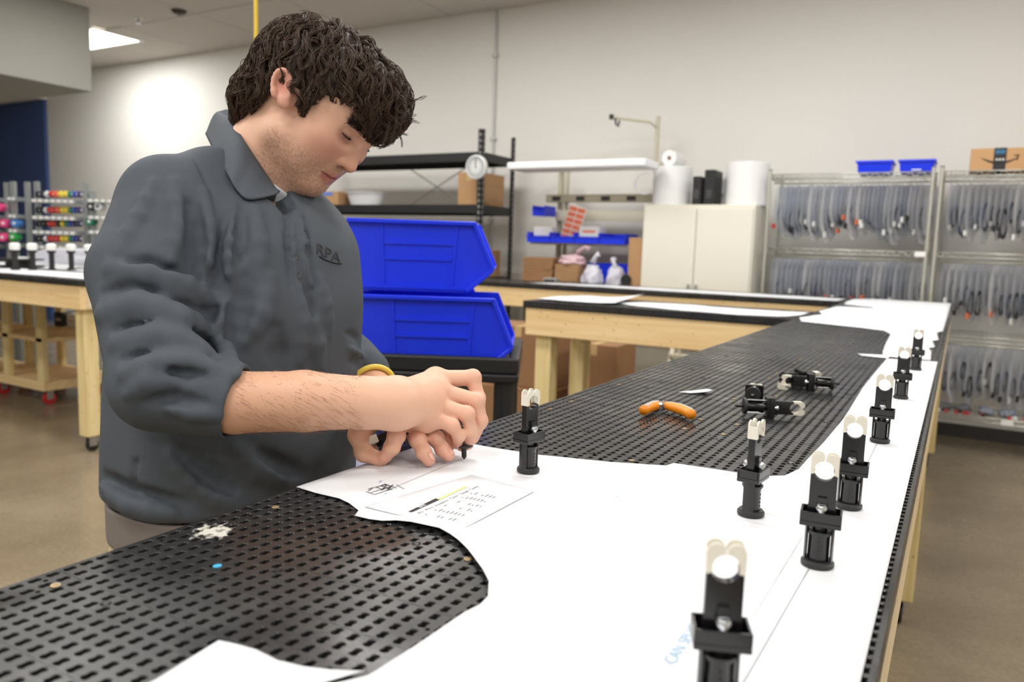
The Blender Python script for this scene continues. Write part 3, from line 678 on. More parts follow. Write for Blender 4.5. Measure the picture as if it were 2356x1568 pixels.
# tool arm on the upright
aq = ony(1508, 340, 6.45); at_ = ony(1510, 280, 6.45); ae = ony(1408, 270, 6.3)
MB().tube([(aq[0], 6.48, 1.9), (aq[0], 6.48, at_[2]+.05)], .018, 10).build('arm_post', m_bg, ws, smooth=True, angle=40)
ar = MB().tube([(aq[0], 6.47, at_[2]-.05), (aq[0]-.06, 6.46, at_[2]), (ae[0], 6.3, ae[2])], .011, 8).build('tool_arm', m_bg, ws, smooth=True)
MB().tube([(ae[0]+.03, 6.3, ae[2]-.01), (ae[0]+.04, 6.3, ae[2]-.06), (ae[0]+.06, 6.3, ae[2]-.08), (ae[0]+.07, 6.3, ae[2]-.03)], .009, 8).build('hook', m_bs, ar, smooth=True)
MB().lathe([(.02, -.02), (.02, .02)], 12, T(ae[0]-.005, 6.3, ae[2]+.005)).build('arm_tip', m_bs, ar)
q = ony(1485, 405, 6.3); MB().tube([(q[0]+.09*math.cos(a), 6.3, q[2]-.06+.09*math.sin(a)) for a in np.linspace(0, 2*math.pi, 20)[:-1]], .006, 6, closed=True).build('hanging_ring', m_wh, ws, smooth=True)
def shelfbin(name, x0, x1, y0, y1, z, h, label, m=m_blue, group='small blue bins at the packing station'):
    t = thing(name, label, 'bin', ((x0+x1)/2, (y0+y1)/2, z), group=group); a, b = (x1-x0)/2, (y1-y0)/2; w_ = .006
    MB().box(-a, a, -b, b, 0, w_).box(-a, -a+w_, -b, b, w_, h).box(a-w_, a, -b, b, w_, h).box(-a+w_, a-w_, b-w_, b, w_, h).box(-a+w_, a-w_, -b, -b+w_, w_, h*.62).build('tub', m, t)
    MB().box(-a-.006, a+.006, -b-.008, -b+.002, h*.55, h*.64).build('lip', m, t)
    return t
shelfbin('small_bin', wx0-.02+.1, wx0+.2, 6.15, 6.37, z2-.02, .09, 'small blue bin hooked on the upper rail of the packing station')
MB().box(wx0+.05, wx1-.15, 6.16, 6.44, z3-.035, z3-.02).build('tray_shelf', m_bg, ws)
for i in range(4):
    x = wx0+.06+i*.235; shelfbin('small_bin', x, x+.228, 6.1, 6.4, z3-.019, .09, ['blue bin of white cards at the packing station', 'blue bin under the orange stickers at the packing station', 'blue bin holding a white carton at the packing station', 'blue bin with an empty front beside the tall carton'][i])
# contents
def slab(name, cat, label, c, s, m, rot=(0, 0, 0), parts=None):
    t = thing(name, label, cat, c); t.rotation_euler = rot
    MB().box(-s[0]/2, s[0]/2, -s[1]/2, s[1]/2, 0, s[2]).build('body', m, t, bevel=min(s)*.08, seg=1)
    return t
q = ony(1265, 540, 6.22); t = slab('card_stack', 'cards', 'stack of white cards standing in a blue bin', (wx0+.06+.114, 6.24, z3-.012), (.19, .12, .13), m_lab)
MB().box(-.1, .1, -.02, -.017, .131, .1325).build('top_card', m_wh, t)
q = ony(1318, 545, 6.2); m_os = mat('orange_label', (238, 120, 84), .5)
t = slab('sticker_sheet', 'stickers', 'white sheet of orange stickers leaning behind the blue bins', (wx0+.06+.235+.10, 6.24, z3-.010), (.17, .006, .33), mat('sheet_white', (240, 232, 226), .5), (-.12, math.radians(14), 0))
for i in range(6):
    for j in range(2): MB().box(-.08+j*.082, -.005+j*.082, -.0042, -.0032, .02+i*.051, .06+i*.051).build('sticker', m_os, t)
q = ony(1382, 545, 6.15); t = slab('small_carton', 'box', 'small white carton with orange print in a blue bin', (wx0+.06+2*.235+.114, 6.22, z3-.012), (.195, .16, .14), m_lab)
MB().box(-.06, .06, -.0808, -.0802, .085, .105).build('print', m_os, t)
q = ony(1460, 590, 6.0); t = carton(q[0]-.055, q[0]+.06, 6.0, 6.4, 1.021, .42, 'tall narrow carton between packing station and cabinet', m_card, tape=False)
for i in range(9):
    t = thing('folded_box', 'flattened brown carton in the folded stack, end of the packing worktop', 'box', (-3.22, 6.15, 1.021+i*.026), random.uniform(-.04, .04), 'folded cartons stacked at the packing station')
    MB().box(-.15, .15, -.13, .13, 0, .024).build('board', m_card2, t, bevel=.002, seg=1); MB().box(-.15, .15, -.1308, -.13, .010, .014).build('edge', m_card, t)
for i in range(7):
    t = thing('folded_box', 'flattened brown carton in the folded stack, middle of the packing worktop', 'box', (-2.93, 6.12, 1.021+i*.026), random.uniform(-.05, .05), 'folded cartons stacked at the packing station')
    MB().box(-.11, .11, -.12, .12, 0, .024).build('board', m_card, t, bevel=.002, seg=1); MB().box(-.11, .11, -.1208, -.12, .010, .014).build('edge', m_card2, t)
def blob(name, label, cat, c, s, m, seed, rough=.25, group=None, rz=0):
    bm = bmesh.new(); bmesh.ops.create_icosphere(bm, subdivisions=4, radius=1)
    for v in bm.verts:
        n_ = mnoise.noise(v.co*1.7+Vector((seed, 0, 0)))*rough+mnoise.noise(v.co*4+Vector((0, seed, 0)))*rough*.5
        v.co *= 1+n_; v.co.x *= s[0]; v.co.y *= s[1]; v.co.z = max(v.co.z, -.55)*s[2]
    z = min(v.co.z for v in bm.verts)
    for v in bm.verts: v.co.z -= z
    me = bpy.data.meshes.new(name); bm.to_mesh(me); bm.free(); me.shade_smooth()
    t = thing(name, label, cat, c, rz, group); link('body', me, m, t)
    return t
m_bagc = mat('frosted_bag', (226, 226, 236), .3, alpha=.75); m_pink = mat('pink_antistatic', (230, 196, 204), .35, alpha=.8)
t = blob('poly_bag', 'clear pink plastic bag bunched on the folded boxes', 'bag', (-2.93, 6.10, 1.206), (.13, .10, .05), m_pink, 3, .35); MB().tube([(.05, 0, .1), (.12, .01, .15), (.16, .02, .13)], [.02, .012, .03], 8).build('bag_neck', m_pink, t, smooth=True)
t = blob('poly_bag', 'crumpled clear bag of white parts at the back of the worktop', 'bag', (-2.71, 6.06, 1.021), (.085, .08, .12), m_bagc, 5, .3); MB().tube([(0, 0, .2), (.02, .01, .26), (.05, .02, .28)], [.03, .015, .03], 8).build('bag_neck', m_bagc, t, smooth=True)
t = blob('poly_bag', 'clear bag of small white items beside the tall carton', 'bag', (-2.50, 6.08, 1.021), (.085, .08, .12), m_bagc, 9, .3); MB().tube([(0, 0, .16), (-.03, .0, .21), (-.04, .02, .24)], [.03, .015, .03], 8).build('bag_neck', m_bagc, t, smooth=True)
t = slab('tray', 'tray', 'blue shallow tray behind the clear bags', (-2.60, 6.32, 1.021), (.5, .18, .2), m_blue)
q = ony(1330, 625, 5.9); t = slab('keyboard', 'keyboard', 'black keyboard on the packing worktop edge', (q[0]-.0, 5.97, 1.021), (.42, .13, .028), m_bs)
kb = MB()
for i in range(16):
    for j in range(4): kb.box(-.195+i*.0245, -.175+i*.0245, -.055+j*.027, -.033+j*.027, .028, .034)
kb.build('keys', mat('key_black', (52, 52, 54), .5), t)
q = ony(1260, 618, 5.9); t = slab('desk_phone', 'device', 'small grey device beside the black keyboard', (q[0], 6.0, 1.021), (.13, .12, .06), mat('grey_plastic', (150, 152, 150), .5)); MB().box(-.05, .05, -.061, -.06, .02, .045).build('screen', m_bs, t)
q = ony(1432, 612, 5.9); t = thing('tape_dispenser', 'black tape dispenser beside the tall carton', 'dispenser', (q[0], 6.0, 1.021)); MB().box(-.05, .05, -.03, .03, 0, .04).build('base', m_bs, t, bevel=.006); MB().lathe([(.045, -.02), (.045, .02)], 20, T(0, 0, .075) @ my).build('roll', m_bs, t)

# white two-door cabinet ------------------------------------------------------
cf = 5.98; c0 = ony(1480, 470, cf); c1 = ony(1738, 473, cf); cz = c0[2]
cb = thing('storage_cabinet', 'cream white two-door metal cabinet against the back wall', 'cabinet', ((c0[0]+c1[0])/2, cf, 0)); hw = (c1[0]-c0[0])/2
MB().box(-hw, hw, .02, .46, .06, cz).build('body', m_cab, cb, bevel=.004, seg=1)
for s_ in (-1, 1):
    d = MB().box(min(s_*.003, s_*(hw-.012)), max(s_*.003, s_*(hw-.012)), 0, .019, .09, cz-.03).build('door', m_cab, cb, bevel=.003, seg=1)
    MB().box(s_*.03-.006, s_*.03+.006, -.03, 0, .95, 1.09).build('handle', mat('steel', (0, 0, 0)), d)
MB().box(-hw+.02, hw-.02, .04, .44, 0, .06).build('plinth', m_bs, cb)
# things on top of the cabinet
def rollv(x, y, r, h, label, m, core=True, z=cz+.001, hor=False):
    t = thing('paper_roll', label, 'roll', (x, y, z), group='rolls of packing foam on the cabinet'); prof = [(r-.004, 0), (r, .004), (r, h-.004), (r-.004, h), (r*.28, h), (r*.26, h-.05)]
    mm = (T(0, 0, r) @ Matrix.Rotation(math.pi/2, 4, 'X')) if hor else None
    MB().lathe(prof, 36, mm).build('roll', m, t, smooth=True, angle=35)
    MB().lathe([(r*.25, h*.02), (r*.25, h-.02)], 20, mm).build('core', m_card2 if hor else m_bs, t)
    return t
m_foam = mat('white_foam', (234, 235, 236), .7, bump=.2, bscale=60)
q = ony(1545, 430, 6.2); rollv(q[0], 6.22, .155, .31, 'upright roll of white bubble wrap beside the black boxes', m_foam)
q = ony(1540, 373, 6.2); rollv(q[0]+.03, 6.33, .062, .26, 'thin white roll with open brown core on top of the bubble wrap', m_foam, z=cz+.312, hor=True).location.y = 6.36
q = ony(1715, 430, 6.2); rollv(q[0], 6.24, .165, .33, 'upright roll of white foam sheet next to the wire shelving', m_foam)
q = ony(1607, 435, 6.1); t = slab('black_binder', 'binder', 'shorter black binder standing on the cabinet', (q[0], 6.15, cz+.001), (.07, .2, .22), m_bs); MB().box(-.02, .02, -.101, -.1, .05, .12).build('spine_label', mat('dark_label', (60, 60, 62), .5), t)
q = ony(1627, 435, 6.1); t = slab('black_binder', 'binder', 'taller black binder standing on the cabinet', (q[0]+.03, 6.16, cz+.001), (.085, .22, .27), m_bs); MB().box(-.02, .02, -.111, -.11, .05, .12).build('spine_label', mat('dark_label', (60, 60, 62), .5), t)
q = ony(1695, 435, 6.1); t = slab('white_box', 'box', 'white carton pushed behind the black binders', (q[0]-.175, 6.37, cz+.001), (.10, .10, .24), m_lab); MB().box(-.03, .03, -.081, -.08, .1, .16).build('label', m_wh, t)

# chrome wire shelving ---------------------------------------------------------
def wire_unit(x0, x1, y0, y1, zs, ztop, label):
    t = thing('wire_rack', label, 'shelf', (0, 0, 0))
    for (x, y) in ((x0, y0), (x1, y0), (x0, y1), (x1, y1)):
        p = MB().cyl((x, y, .12), (x, y, ztop+.03), .0127, 12).build('post', m_chr, t, smooth=True, angle=40)
        MB().lathe([(.014, ztop+.03), (.014, ztop+.036)], 12, T(x, y, 0)).build('cap', m_bs, p)
        c_ = caster_parts(t, x, y, .12, r=.05)
    for z in zs:
        s_ = MB()
        for (a, b) in (((x0, y0), (x1, y0)), ((x0, y1), (x1, y1)), ((x0, y0), (x0, y1)), ((x1, y0), (x1, y1))):
            for dz in (0, -.032): s_.cyl((*a, z+dz), (*b, z+dz), .004, 6)
            L_ = math.hypot(b[0]-a[0], b[1]-a[1]); k = int(L_/.035)
            s_.tube([(a[0]+(b[0]-a[0])*i/k, a[1]+(b[1]-a[1])*i/k, z-(.032 if i % 2 else 0)) for i in range(k+1)], .0028, 5)
        n = int((x1-x0)/.026)
        for i in range(1, n): s_.cyl((x0+(x1-x0)*i/n, y0, z), (x0+(x1-x0)*i/n, y1, z), .0022, 4)
        s_.cyl((x0, (y0+y1)/2, z-.005), (x1, (y0+y1)/2, z-.005), .004, 6)
        s_.build('wire_shelf', m_chr, t, smooth=True)
    return t
fy, by = 6.10, 6.56
ZS = [ony(1960, 398, fy)[2], ony(1960, 575, fy)[2], ony(2250, 775, fy)[2], ony(2330, 968, fy)[2]]
ax0, ax1 = ony(1773, 390, fy)[0]+.0, ony(2148, 394, fy)[0]; bx0_ = ony(2168, 394, fy)[0]; bx1_ = bx0_+1.08
wire_unit(ax0, ax1, fy, by, ZS, ZS[0], 'chrome wire shelving hung with bags, next to the white cabinet')
wire_unit(bx0_, bx1_, fy, by, ZS, ZS[0], 'chrome wire shelving hung with bags under the brown arrow box')
for (a, b) in ((ax0, ax1), (bx0_, bx1_)):                       # hanging rails under each shelf
    for k, z in enumerate(ZS[:3]):
        r_ = thing('hanging_rail', ['steel rail under the top shelf of the %s wire rack', 'steel rail under the second shelf of the %s wire rack', 'steel rail under the third shelf of the %s wire rack'][k] % ('first' if a == ax0 else 'box-topped'), 'rail', (a, 0, z-.062))
        MB().cyl((.02, fy+.05, 0), (b-a-.02, fy+.05, 0), .006, 8).build('front_rail', m_chr, r_, smooth=True)
        for x in (.05, b-a-.05): MB().tube([(x, fy+.05, .004), (x, fy+.05, .062)], .003, 6).build('hanger', m_chr, r_)
# shelf labels
for (px, py, k) in ((2118, 576, 1), (2317, 975, 3)):
    q = ony(px, py, fy-.01); MB().box(q[0]-.035, q[0]+.035, fy-.012, fy-.006, ZS[k]-.034, ZS[k]+.002).build('shelf_label', m_lab); tag(bpy.data.objects['shelf_label' if k == 1 else 'shelf_label.001'], 'white paper label clipped to the %s wire shelf' % ('second' if k == 1 else 'bottom'), 'label')
# plastic bags with coiled cables
def bag_mat(name, rgb, alpha):
    m = mat(name, rgb, .32, spec=.6, alpha=alpha, bump=.5, bscale=26); return m
m_bags = [bag_mat('clear_bag', (226, 228, 234), .44), bag_mat('clear_bag_b', (236, 237, 240), .56), bag_mat('clear_bag_c', (212, 218, 230), .38)]
def bag_mesh(seed, w_, hgt, th):
    r = random.Random(seed); V, F = [], []; nu, nv = 12, 16; off = r.uniform(-.5, .5)
    for side in (-1, 1):
        for j in range(nv+1):
            t = j/nv; z = -hgt*t
            full = th*(.12+.88*max(0, math.sin(math.pi*min(1, (t*.98)))**1.3*(t**1.5)*1.7)+.05)
            wd = w_*(.45+.55*math.sin(math.pi*min(1, .2+t*.62)))*(1-.55*max(0, t-.72)/.28)
            for i in range(nu+1):
                s = i/nu*2-1
                x = side*full*math.sqrt(max(0, 1-s*s))*(1+.35*mnoise.noise((s*2+seed, t*4, side)))+th*.35*mnoise.noise((s*1.3, t*2.2+seed, 5.1))
                V.append((x, s*wd/2, z+.01*mnoise.noise((s*3, seed, 1.7))))
    n = (nu+1)*(nv+1)
    for sd in (0, 1):
        for j in range(nv):
            for i in range(nu):
                a = sd*n+j*(nu+1)+i; q = (a, a+1, a+nu+2, a+nu+1); F.append(q if sd else q[::-1])
    for j in range(nv):
        for i in (0, nu):
            a = j*(nu+1)+i; F.append((a, a+nu+1, n+a+nu+1, n+a))
    for i in range(nu): a = nv*(nu+1)+i; F.append((a, a+1, n+a+1, n+a))
    me = bpy.data.meshes.new('bag_film'); me.from_pydata(V, [], F); me.update(); me.shade_smooth(); return me
def coil_mesh(seed, R, hz, k=3):
    r = random.Random(seed); P = []
    for i in range(k*18):
        a = i*2*math.pi/18; rr = R*(.8+.25*r.random())
        P.append((r.uniform(-.003, .003), rr*math.cos(a)*.75, -hz+rr*math.sin(a)*1.1))
    return MB().tube(P, .0056, 5).mesh('cable_coil', smooth=True)
bag_mes = [bag_mesh(i, random.uniform(.24, .32), random.uniform(.36, .43), random.uniform(.0048, .0066)) for i in range(7)]
coil_mes = [coil_mesh(i, random.uniform(.06, .09), random.uniform(.22, .30), random.choice((3, 4, 5))) for i in range(6)]
m_cab_cols = [mat('cable_grey', (70, 74, 84), .5), mat('cable_dark', (44, 46, 54), .5), mat('cable_blue', (64, 76, 104), .5), mat('cable_light', (120, 124, 136), .5)]
m_conn = [mat('conn_orange', (224, 112, 60), .5), mat('conn_red', (196, 60, 56), .5), mat('conn_white', (228, 228, 226), .5), mat('conn_black', (36, 36, 38), .5)]
conn = MB().box(-.007, .007, -.018, .018, -.02, .02).mesh('connector', bevel=.003, seg=1)
hookm = MB().tube([(0, 0, -.012), (0, 0, .0), (.004, 0, .008), (0, .0, .013)], .0015, 5).mesh('hook')
def hang_row(x0, x1, n, z, ulab, glab, sc=1.):
    for i in range(n):
        x = x0+(x1-x0)*(i+.5)/n+random.uniform(-.001, .001)
        t = thing('cable_bag', ulab, 'bag', (x, fy+.05, z-.075), -.34+random.uniform(-.025, .025), glab)
        me = random.choice(bag_mes); o = link('bag_film', me, None, t)
        if not me.materials: me.materials.append(random.choice(m_bags))
        sc = random.uniform(.84, 1.06); o.location = (0, .12, 0); o.scale = (random.uniform(.85, 1.1), 1, sc)
        c = link('cable_coil', random.choice(coil_mes), None, t); c.location = (random.uniform(-.001, .001), .10+random.uniform(-.03, .04), random.uniform(-.03, .05))
        if not c.data.materials: c.data.materials.append(m_cab_cols[0])
        c.material_slots[0].link = 'OBJECT'; c.material_slots[0].material = random.choice(m_cab_cols); c.scale = (1, 1, sc)
        if random.random() < .6:
            k = link('connector', conn, None, c); 
            if not conn.materials: conn.materials.append(m_conn[0])
            k.material_slots[0].link = 'OBJECT'; k.material_slots[0].material = random.choice(m_conn if random.random() < .35 else m_conn[2:]); k.location = (random.uniform(-.002, .002), random.uniform(-.12, -.02), random.uniform(-.37, -.3))
        h = link('hook', hookm, m_chr, t); h.location = (0, 0, .012)
RW = [('top', 'first', ax0, ax1, 34, 0), ('second', 'first', ax0, ax1, 30, 1), ('third', 'first', ax0, ax1, 24, 2), ('top', 'box-topped', bx0_, bx1_, 26, 0), ('second', 'box-topped', bx0_, bx1_, 24, 1), ('third', 'box-topped', bx0_, bx1_, 20, 2)]
for (rn, un, a, b, n, k) in RW:
    hang_row(a+.03, b-.03, n, ZS[k], 'clear plastic bag of coiled cable hanging on the %s rail of the %s wire rack' % (rn, un), 'bags on the %s rail of the %s wire rack' % (rn, un))
# parts lying on the bottom shelf
for i in range(7):
    x = bx0_+.13+i*.135
    t = blob('parts_bag', 'crumpled bag of dark connectors lying on the bottom wire shelf', 'bag', (x, fy+.12, ZS[3]+.003), (.05, .07, .034), random.choice([m_cab_cols[3], mat('conn_pile', (92, 94, 98), .5, var=.4, vscale=60), m_bags[1]]), 30+i, .4, 'bags lying on the bottom wire shelf')
    for j in range(3): MB().box(-.01, .01, -.012, .012, 0, .02, T(random.uniform(-.05, .05), random.uniform(-.11, -.08), .002)).build('connector', random.choice(m_conn), t)
# blue bins on the top shelf, carton with the arrow
def tote(x0, x1, z, label):
    t = thing('tote_bin', label, 'bin', ((x0+x1)/2, fy+.16, z), group='blue totes on the wire rack'); a = (x1-x0)/2; b = .13; h = .085
    V = [(-a*.92, -b*.9, 0), (a*.92, -b*.9, 0), (a*.92, b*.9, 0), (-a*.92, b*.9, 0), (-a, -b, h), (a, -b, h), (a, b, h), (-a, b, h), (-a+.01, -b+.01, h), (a-.01, -b+.01, h), (a-.01, b-.01, h), (-a+.01, b-.01, h), (-a*.9, -b*.86, .006), (a*.9, -b*.86, .006), (a*.9, b*.86, .006), (-a*.9, b*.86, .006)]
    F = [(3, 2, 1, 0)]+[(i, (i+1) % 4, 4+(i+1) % 4, 4+i) for i in range(4)]+[(4+i, 4+(i+1) % 4, 8+(i+1) % 4, 8+i) for i in range(4)]+[(8+i, 8+(i+1) % 4, 12+(i+1) % 4, 12+i) for i in range(4)]+[(12, 13, 14, 15)]
    MB().add(V, F).build('tub', m_blue, t)
    MB().box(-a-.008, a+.008, -b-.008, -b, h-.014, h).box(-a-.008, a+.008, b, b+.008, h-.014, h).box(-a-.008, -a, -b, b, h-.014, h).box(a, a+.008, -b, b, h-.014, h).build('rim', m_blue, t)
    return t
e_ = [ony(x, 385, fy+.03)[0] for x in (1971, 2052, 2068, 2150)]
tote(e_[0], e_[1], ZS[0]+.003, 'blue tote on the wire rack, the one beside the white foam rolls'); t = tote(e_[2], e_[3], ZS[0]+.003, 'blue tote with faint writing, the one next to the arrow box')
MB().box(-.03, .03, -.122, -.1205, .012, .02).build('marking', m_lab, t)
bx_a = ony(2232, 370, fy+.03)[0]; bx_b = bx_a+.42; zz = ZS[0]+.003; bh = ony(2290, 340, fy+.03)[2]-zz
t = thing('cardboard_box', 'brown carton with black tape and curved arrow mark on the wire rack', 'box', ((bx_a+bx_b)/2, fy+.22, zz))
MB().box(-.21, .21, -.18, .18, 0, bh).build('carton', mat('kraft', (196, 154, 110), .8), t, bevel=.004, seg=1)
tc0 = ony(2300, 370, fy+.03)[0]-(bx_a+bx_b)/2
MB().box(tc0-.036, tc0+.036, -.1812, .1812, -.0, bh+.0012).build('tape', mat('black_tape', (38, 40, 44), .4), t)
MB().box(tc0-.028, tc0+.028, -.1822, -.1814, bh-.038, bh-.012).build('tape_patch', mat('patch_blue', (52, 110, 148), .5), t)
for i in range(3): MB().box(tc0-.022+.018*i, tc0-.012+.018*i, -.1822, -.1814, bh*.45, bh*.45+.012).build('tape_print', m_lab, t)
sm = [(tc0-.105+.21*i/14, -.1815, bh*.56-.034*math.sin(math.pi*i/14)-.0) for i in range(15)]
mbz = MB()
for i in range(14):
    (a0, y_0, z_0), (a1, y_1, z_1) = sm[i], sm[i+1]; w0 = .0022+.006*math.sin(math.pi*i/14); w1 = .0022+.006*math.sin(math.pi*(i+1)/14)
    mbz.add([(a0, y_0-.0005, z_0-w0), (a1, y_1-.0005, z_1-w1), (a1, y_1-.0005, z_1+w1), (a0, y_0-.0005, z_0+w0)], [(0, 1, 2, 3)])
mbz.add([(tc0+.108, -.182, bh*.56+.02), (tc0+.075, -.182, bh*.56+.016), (tc0+.078, -.182, bh*.56+.01), (tc0+.100, -.182, bh*.56+.012)], [(0, 1, 2, 3)]).add([(tc0+.108, -.182, bh*.56+.02), (tc0+.100, -.182, bh*.56+.016), (tc0+.09, -.182, bh*.56-.016), (tc0+.097, -.182, bh*.56-.018)], [(0, 1, 2, 3)])
mbz.build('arrow_mark', mat('ink_black', (0, 0, 0)), t)
# cartons, stepladder and waste bin behind the short side bench
carton(-2.75, -2.2, 4.35, 4.75, 0, .42, 'large brown carton on the floor behind the short side bench', m_card2)
carton(-2.72, -2.22, 4.38, 4.72, .422, .40, 'brown carton stacked on the large one behind the side bench', m_card2)
carton(-2.10, -1.78, 4.40, 4.72, 0, .75, 'tall brown carton standing behind the legs of the side bench', m_card2)
st = thing('step_ladder', 'pale metal stepladder standing behind the short side bench', 'ladder', (-1.35, 4.75, 0))
for x in (-.2, .2):
    MB().tube([(x*1.15, -.22, 0), (x*.8, -.02, .92)], .016, 8).build('front_rail', m_bg, st, smooth=True); MB().tube([(x*1.1, .25, 0), (x*.8, .02, .92)], .013, 8).build('rear_rail', m_bg, st, smooth=True)
for i in range(3): MB().box(-.19, .19, -.21+.055*i, -.12+.055*i, .23*(i+1)-.01, .23*(i+1)+.01).build('tread', m_bg, st)
MB().box(-.18, .18, -.06, .06, .92, .94).build('top_step', m_bg, st)
wb = thing('waste_bin', 'black waste bin tucked behind the side bench', 'bin', (-.92, 4.62, 0))
MB().lathe([(.13, 0), (.18, .62), (.19, .63), (.19, .65), (.17, .65), (.12, .02)], 28).build('tub', m_bs, wb, smooth=True, angle=40); MB().tube([(.188*math.cos(a), .188*math.sin(a), .64) for a in np.linspace(0, 2*math.pi, 28)[:-1]], .008, 6, closed=True).build('rim', m_bs, wb, smooth=True)
o = MB().box(-3.1, -1.0, 5.80, 5.83, .02, .9).build('white_board', m_cab); tag(o, 'plain white panel leaning behind the benches', 'panel')

# ---------------------------------------------------------------- cart with big blue bins
ct_c = Vector(at(1010, 830, 2.25)); axr = Vector((RWC[0][0], RWC[1][0], 0)).normalized(); rz_c = math.atan2(axr.y, axr.x)-math.radians(2)
zc_ = Vector(at(1010, 822, 2.17)).z
cart = thing('utility_cart', 'black two-shelf utility cart carrying the stacked blue bins', 'cart', (ct_c.x, ct_c.y, 0), rz_c)
cl0, cl1, cd0, cd1 = -.36, .235, -.12, .38
for z, nm in ((zc_-.0, 'top_tray'), (.34, 'lower_tray')):
    MB().box(cl0, cl1, cd0, cd1, z-.06, z-.035).box(cl0, cl1, cd0, cd0+.03, z-.035, z+.01).box(cl0, cl1, cd1-.03, cd1, z-.035, z+.01).box(cl0, cl0+.03, cd0+.03, cd1-.03, z-.035, z+.01).box(cl1-.03, cl1, cd0+.03, cd1-.03, z-.035, z+.01).build(nm, m_bs, cart, bevel=.006, seg=2)
for x in (cl0+.04, cl1-.04):
    for y in (cd0+.04, cd1-.04):
        MB().tube([(x, y, .12), (x, y, zc_-.061)], .03, 10).build('post', m_bs, cart, smooth=True, angle=40); caster_parts(cart, x, y, .12, r=.05)
def big_bin(loc, rz, label, L=.44, Wd=.27, Hh=.205):
    t = thing('stacking_bin', label, 'bin', loc, rz, group='big blue stacking bins')
    th = .006; pr = [(-L/2+.015, 0), (L/2-.075, 0), (L/2-.005, Hh*.30), (L/2, Hh*.36), (L/2-.055, Hh), (-L/2, Hh)]
    for y0, y1 in ((-Wd/2, -Wd/2+th), (Wd/2-th, Wd/2)):
        s_ = MB().prism(pr, y0, y1, 'y').build('side_wall', m_blue, t); yo = y0-.008 if y0 < 0 else y1; yi = y0 if y0 < 0 else y1+.008
        rb = MB()
        def rib(a, b, w_=.004):
            a, b = Vector(a), Vector(b); d = (b-a).normalized(); n_ = Vector((-d.y, d.x))*w_; rb.prism([tuple(a-n_), tuple(b-n_), tuple(b+n_), tuple(a+n_)], yo+.003, yi, 'y')
        rib((-L*.27, Hh*.96), (-L*.25, .02)); rib((L*.24, Hh*.96), (L*.21, .02)); rib((-L*.26, Hh*.68), (L*.225, Hh*.68)); rib((-L*.255, Hh*.46), (L*.22, Hh*.46))
        rib((-L/2+.02, .012), (L/2-.08, .012), .005); rb.build('rib', m_blue, s_)
        fl = MB(); 
        for a, b in zip(pr[1:], pr[2:]+pr[:1]):
            if b == pr[0]: continue
            a, b = Vector(a), Vector(b); d = (b-a).normalized(); n_ = Vector((-d.y, d.x)); fl.prism([tuple(a-n_*.001), tuple(b-n_*.001), tuple(b+n_*.011), tuple(a+n_*.011)], yo-.008 if y0 < 0 else yi-.008, yo+.008 if y0 < 0 else yi+.008, 'y')
        fl.build('rim', m_blue, s_, bevel=.002, seg=1)
    MB().box(-L/2+.015, L/2-.075, -Wd/2+th, Wd/2-th, 0, th).build('bottom', m_blue, t)
    MB().box(-L/2, -L/2+th, -Wd/2+th, Wd/2-th, th, Hh).build('back_wall', m_blue, t)
    MB().prism([(L/2-.075, 0), (L/2-.005, Hh*.30), (L/2, Hh*.36), (L/2-.007, Hh*.36), (L/2-.012, Hh*.31), (L/2-.08, .006)], -Wd/2+th, Wd/2-th, 'y').build('front_lip', m_blue, t)
    return t
zt_ = zc_+.011
cz_ = math.cos(rz_c); sz_ = math.sin(rz_c)
def cartp(x, y): return (ct_c.x+cz_*x-sz_*y, ct_c.y+sz_*x+cz_*y)
big_bin((*cartp(-.005, .05), zt_-.045), rz_c+math.radians(1), 'big blue stacking bin under the other one on the black cart')
big_bin((*cartp(-.06, .12), zt_-.045+.214), rz_c+math.radians(2), 'big blue stacking bin on top of another on the black cart', L=.42, Hh=.20)
big_bin((*cartp(-.10, .30), zt_-.045), rz_c+math.radians(1), 'big blue stacking bin hidden behind the lower one on the cart', L=.44, Wd=.16)
# low parts cart between the man and the bench: black perforated tray over a blue bin
lp = Vector(at(835, 1010, 1.62)); 
lowb = thing('parts_tray', 'black perforated tray low behind the bench edge', 'tray', (lp.x-.02, lp.y, .0), rz_c)
zq = at(835, 1025, 1.62)[2]
MB().box(-.16, .2, -.0, .34, zq-.03, zq+.0).build('tray', mat('black_abs', (0, 0, 0)), lowb)
pegm = MB().lathe([(.008, .0002), (.008, .002), (.005, .002)], 8).mesh('peg')
for i in range(10):
    for j in range(6): link('peg', pegm, mat('grey_peg', (90, 92, 96), .4), lowb).location = (-.14+i*.035, .02+j*.055, zq)
if 0:
    for j in range(6): hh.lathe([(.008, zq+.0002), (.008, zq+.002), (.005, zq+.002)], 8, T(-.14+i*.035, .02+j*.055, 0))
for x in (-.14, .18):
    for y in (.12, .32): MB().box(x-.015, x+.015, y-.015, y+.015, 0, zq-.03).build('leg', m_bs, lowb)
MB().box(-.16, .2, -.02, -.0, zq-.055, zq-.02).build('label_strip', m_lab, lowb)
t = big_bin((lp.x-.02, lp.y-.03, zq-.29), rz_c, 'blue bin under the white label strip behind the bench edge', L=.38, Wd=.22, Hh=.20); t.location = Vector((lp.x, lp.y, zq-.28))-Vector((math.sin(rz_c)*-.06, math.cos(rz_c)*.06, 0))
MB().box(-.18, .18, -.1, .1, -(zq-.28), -.001).build('stand', m_bs, t)

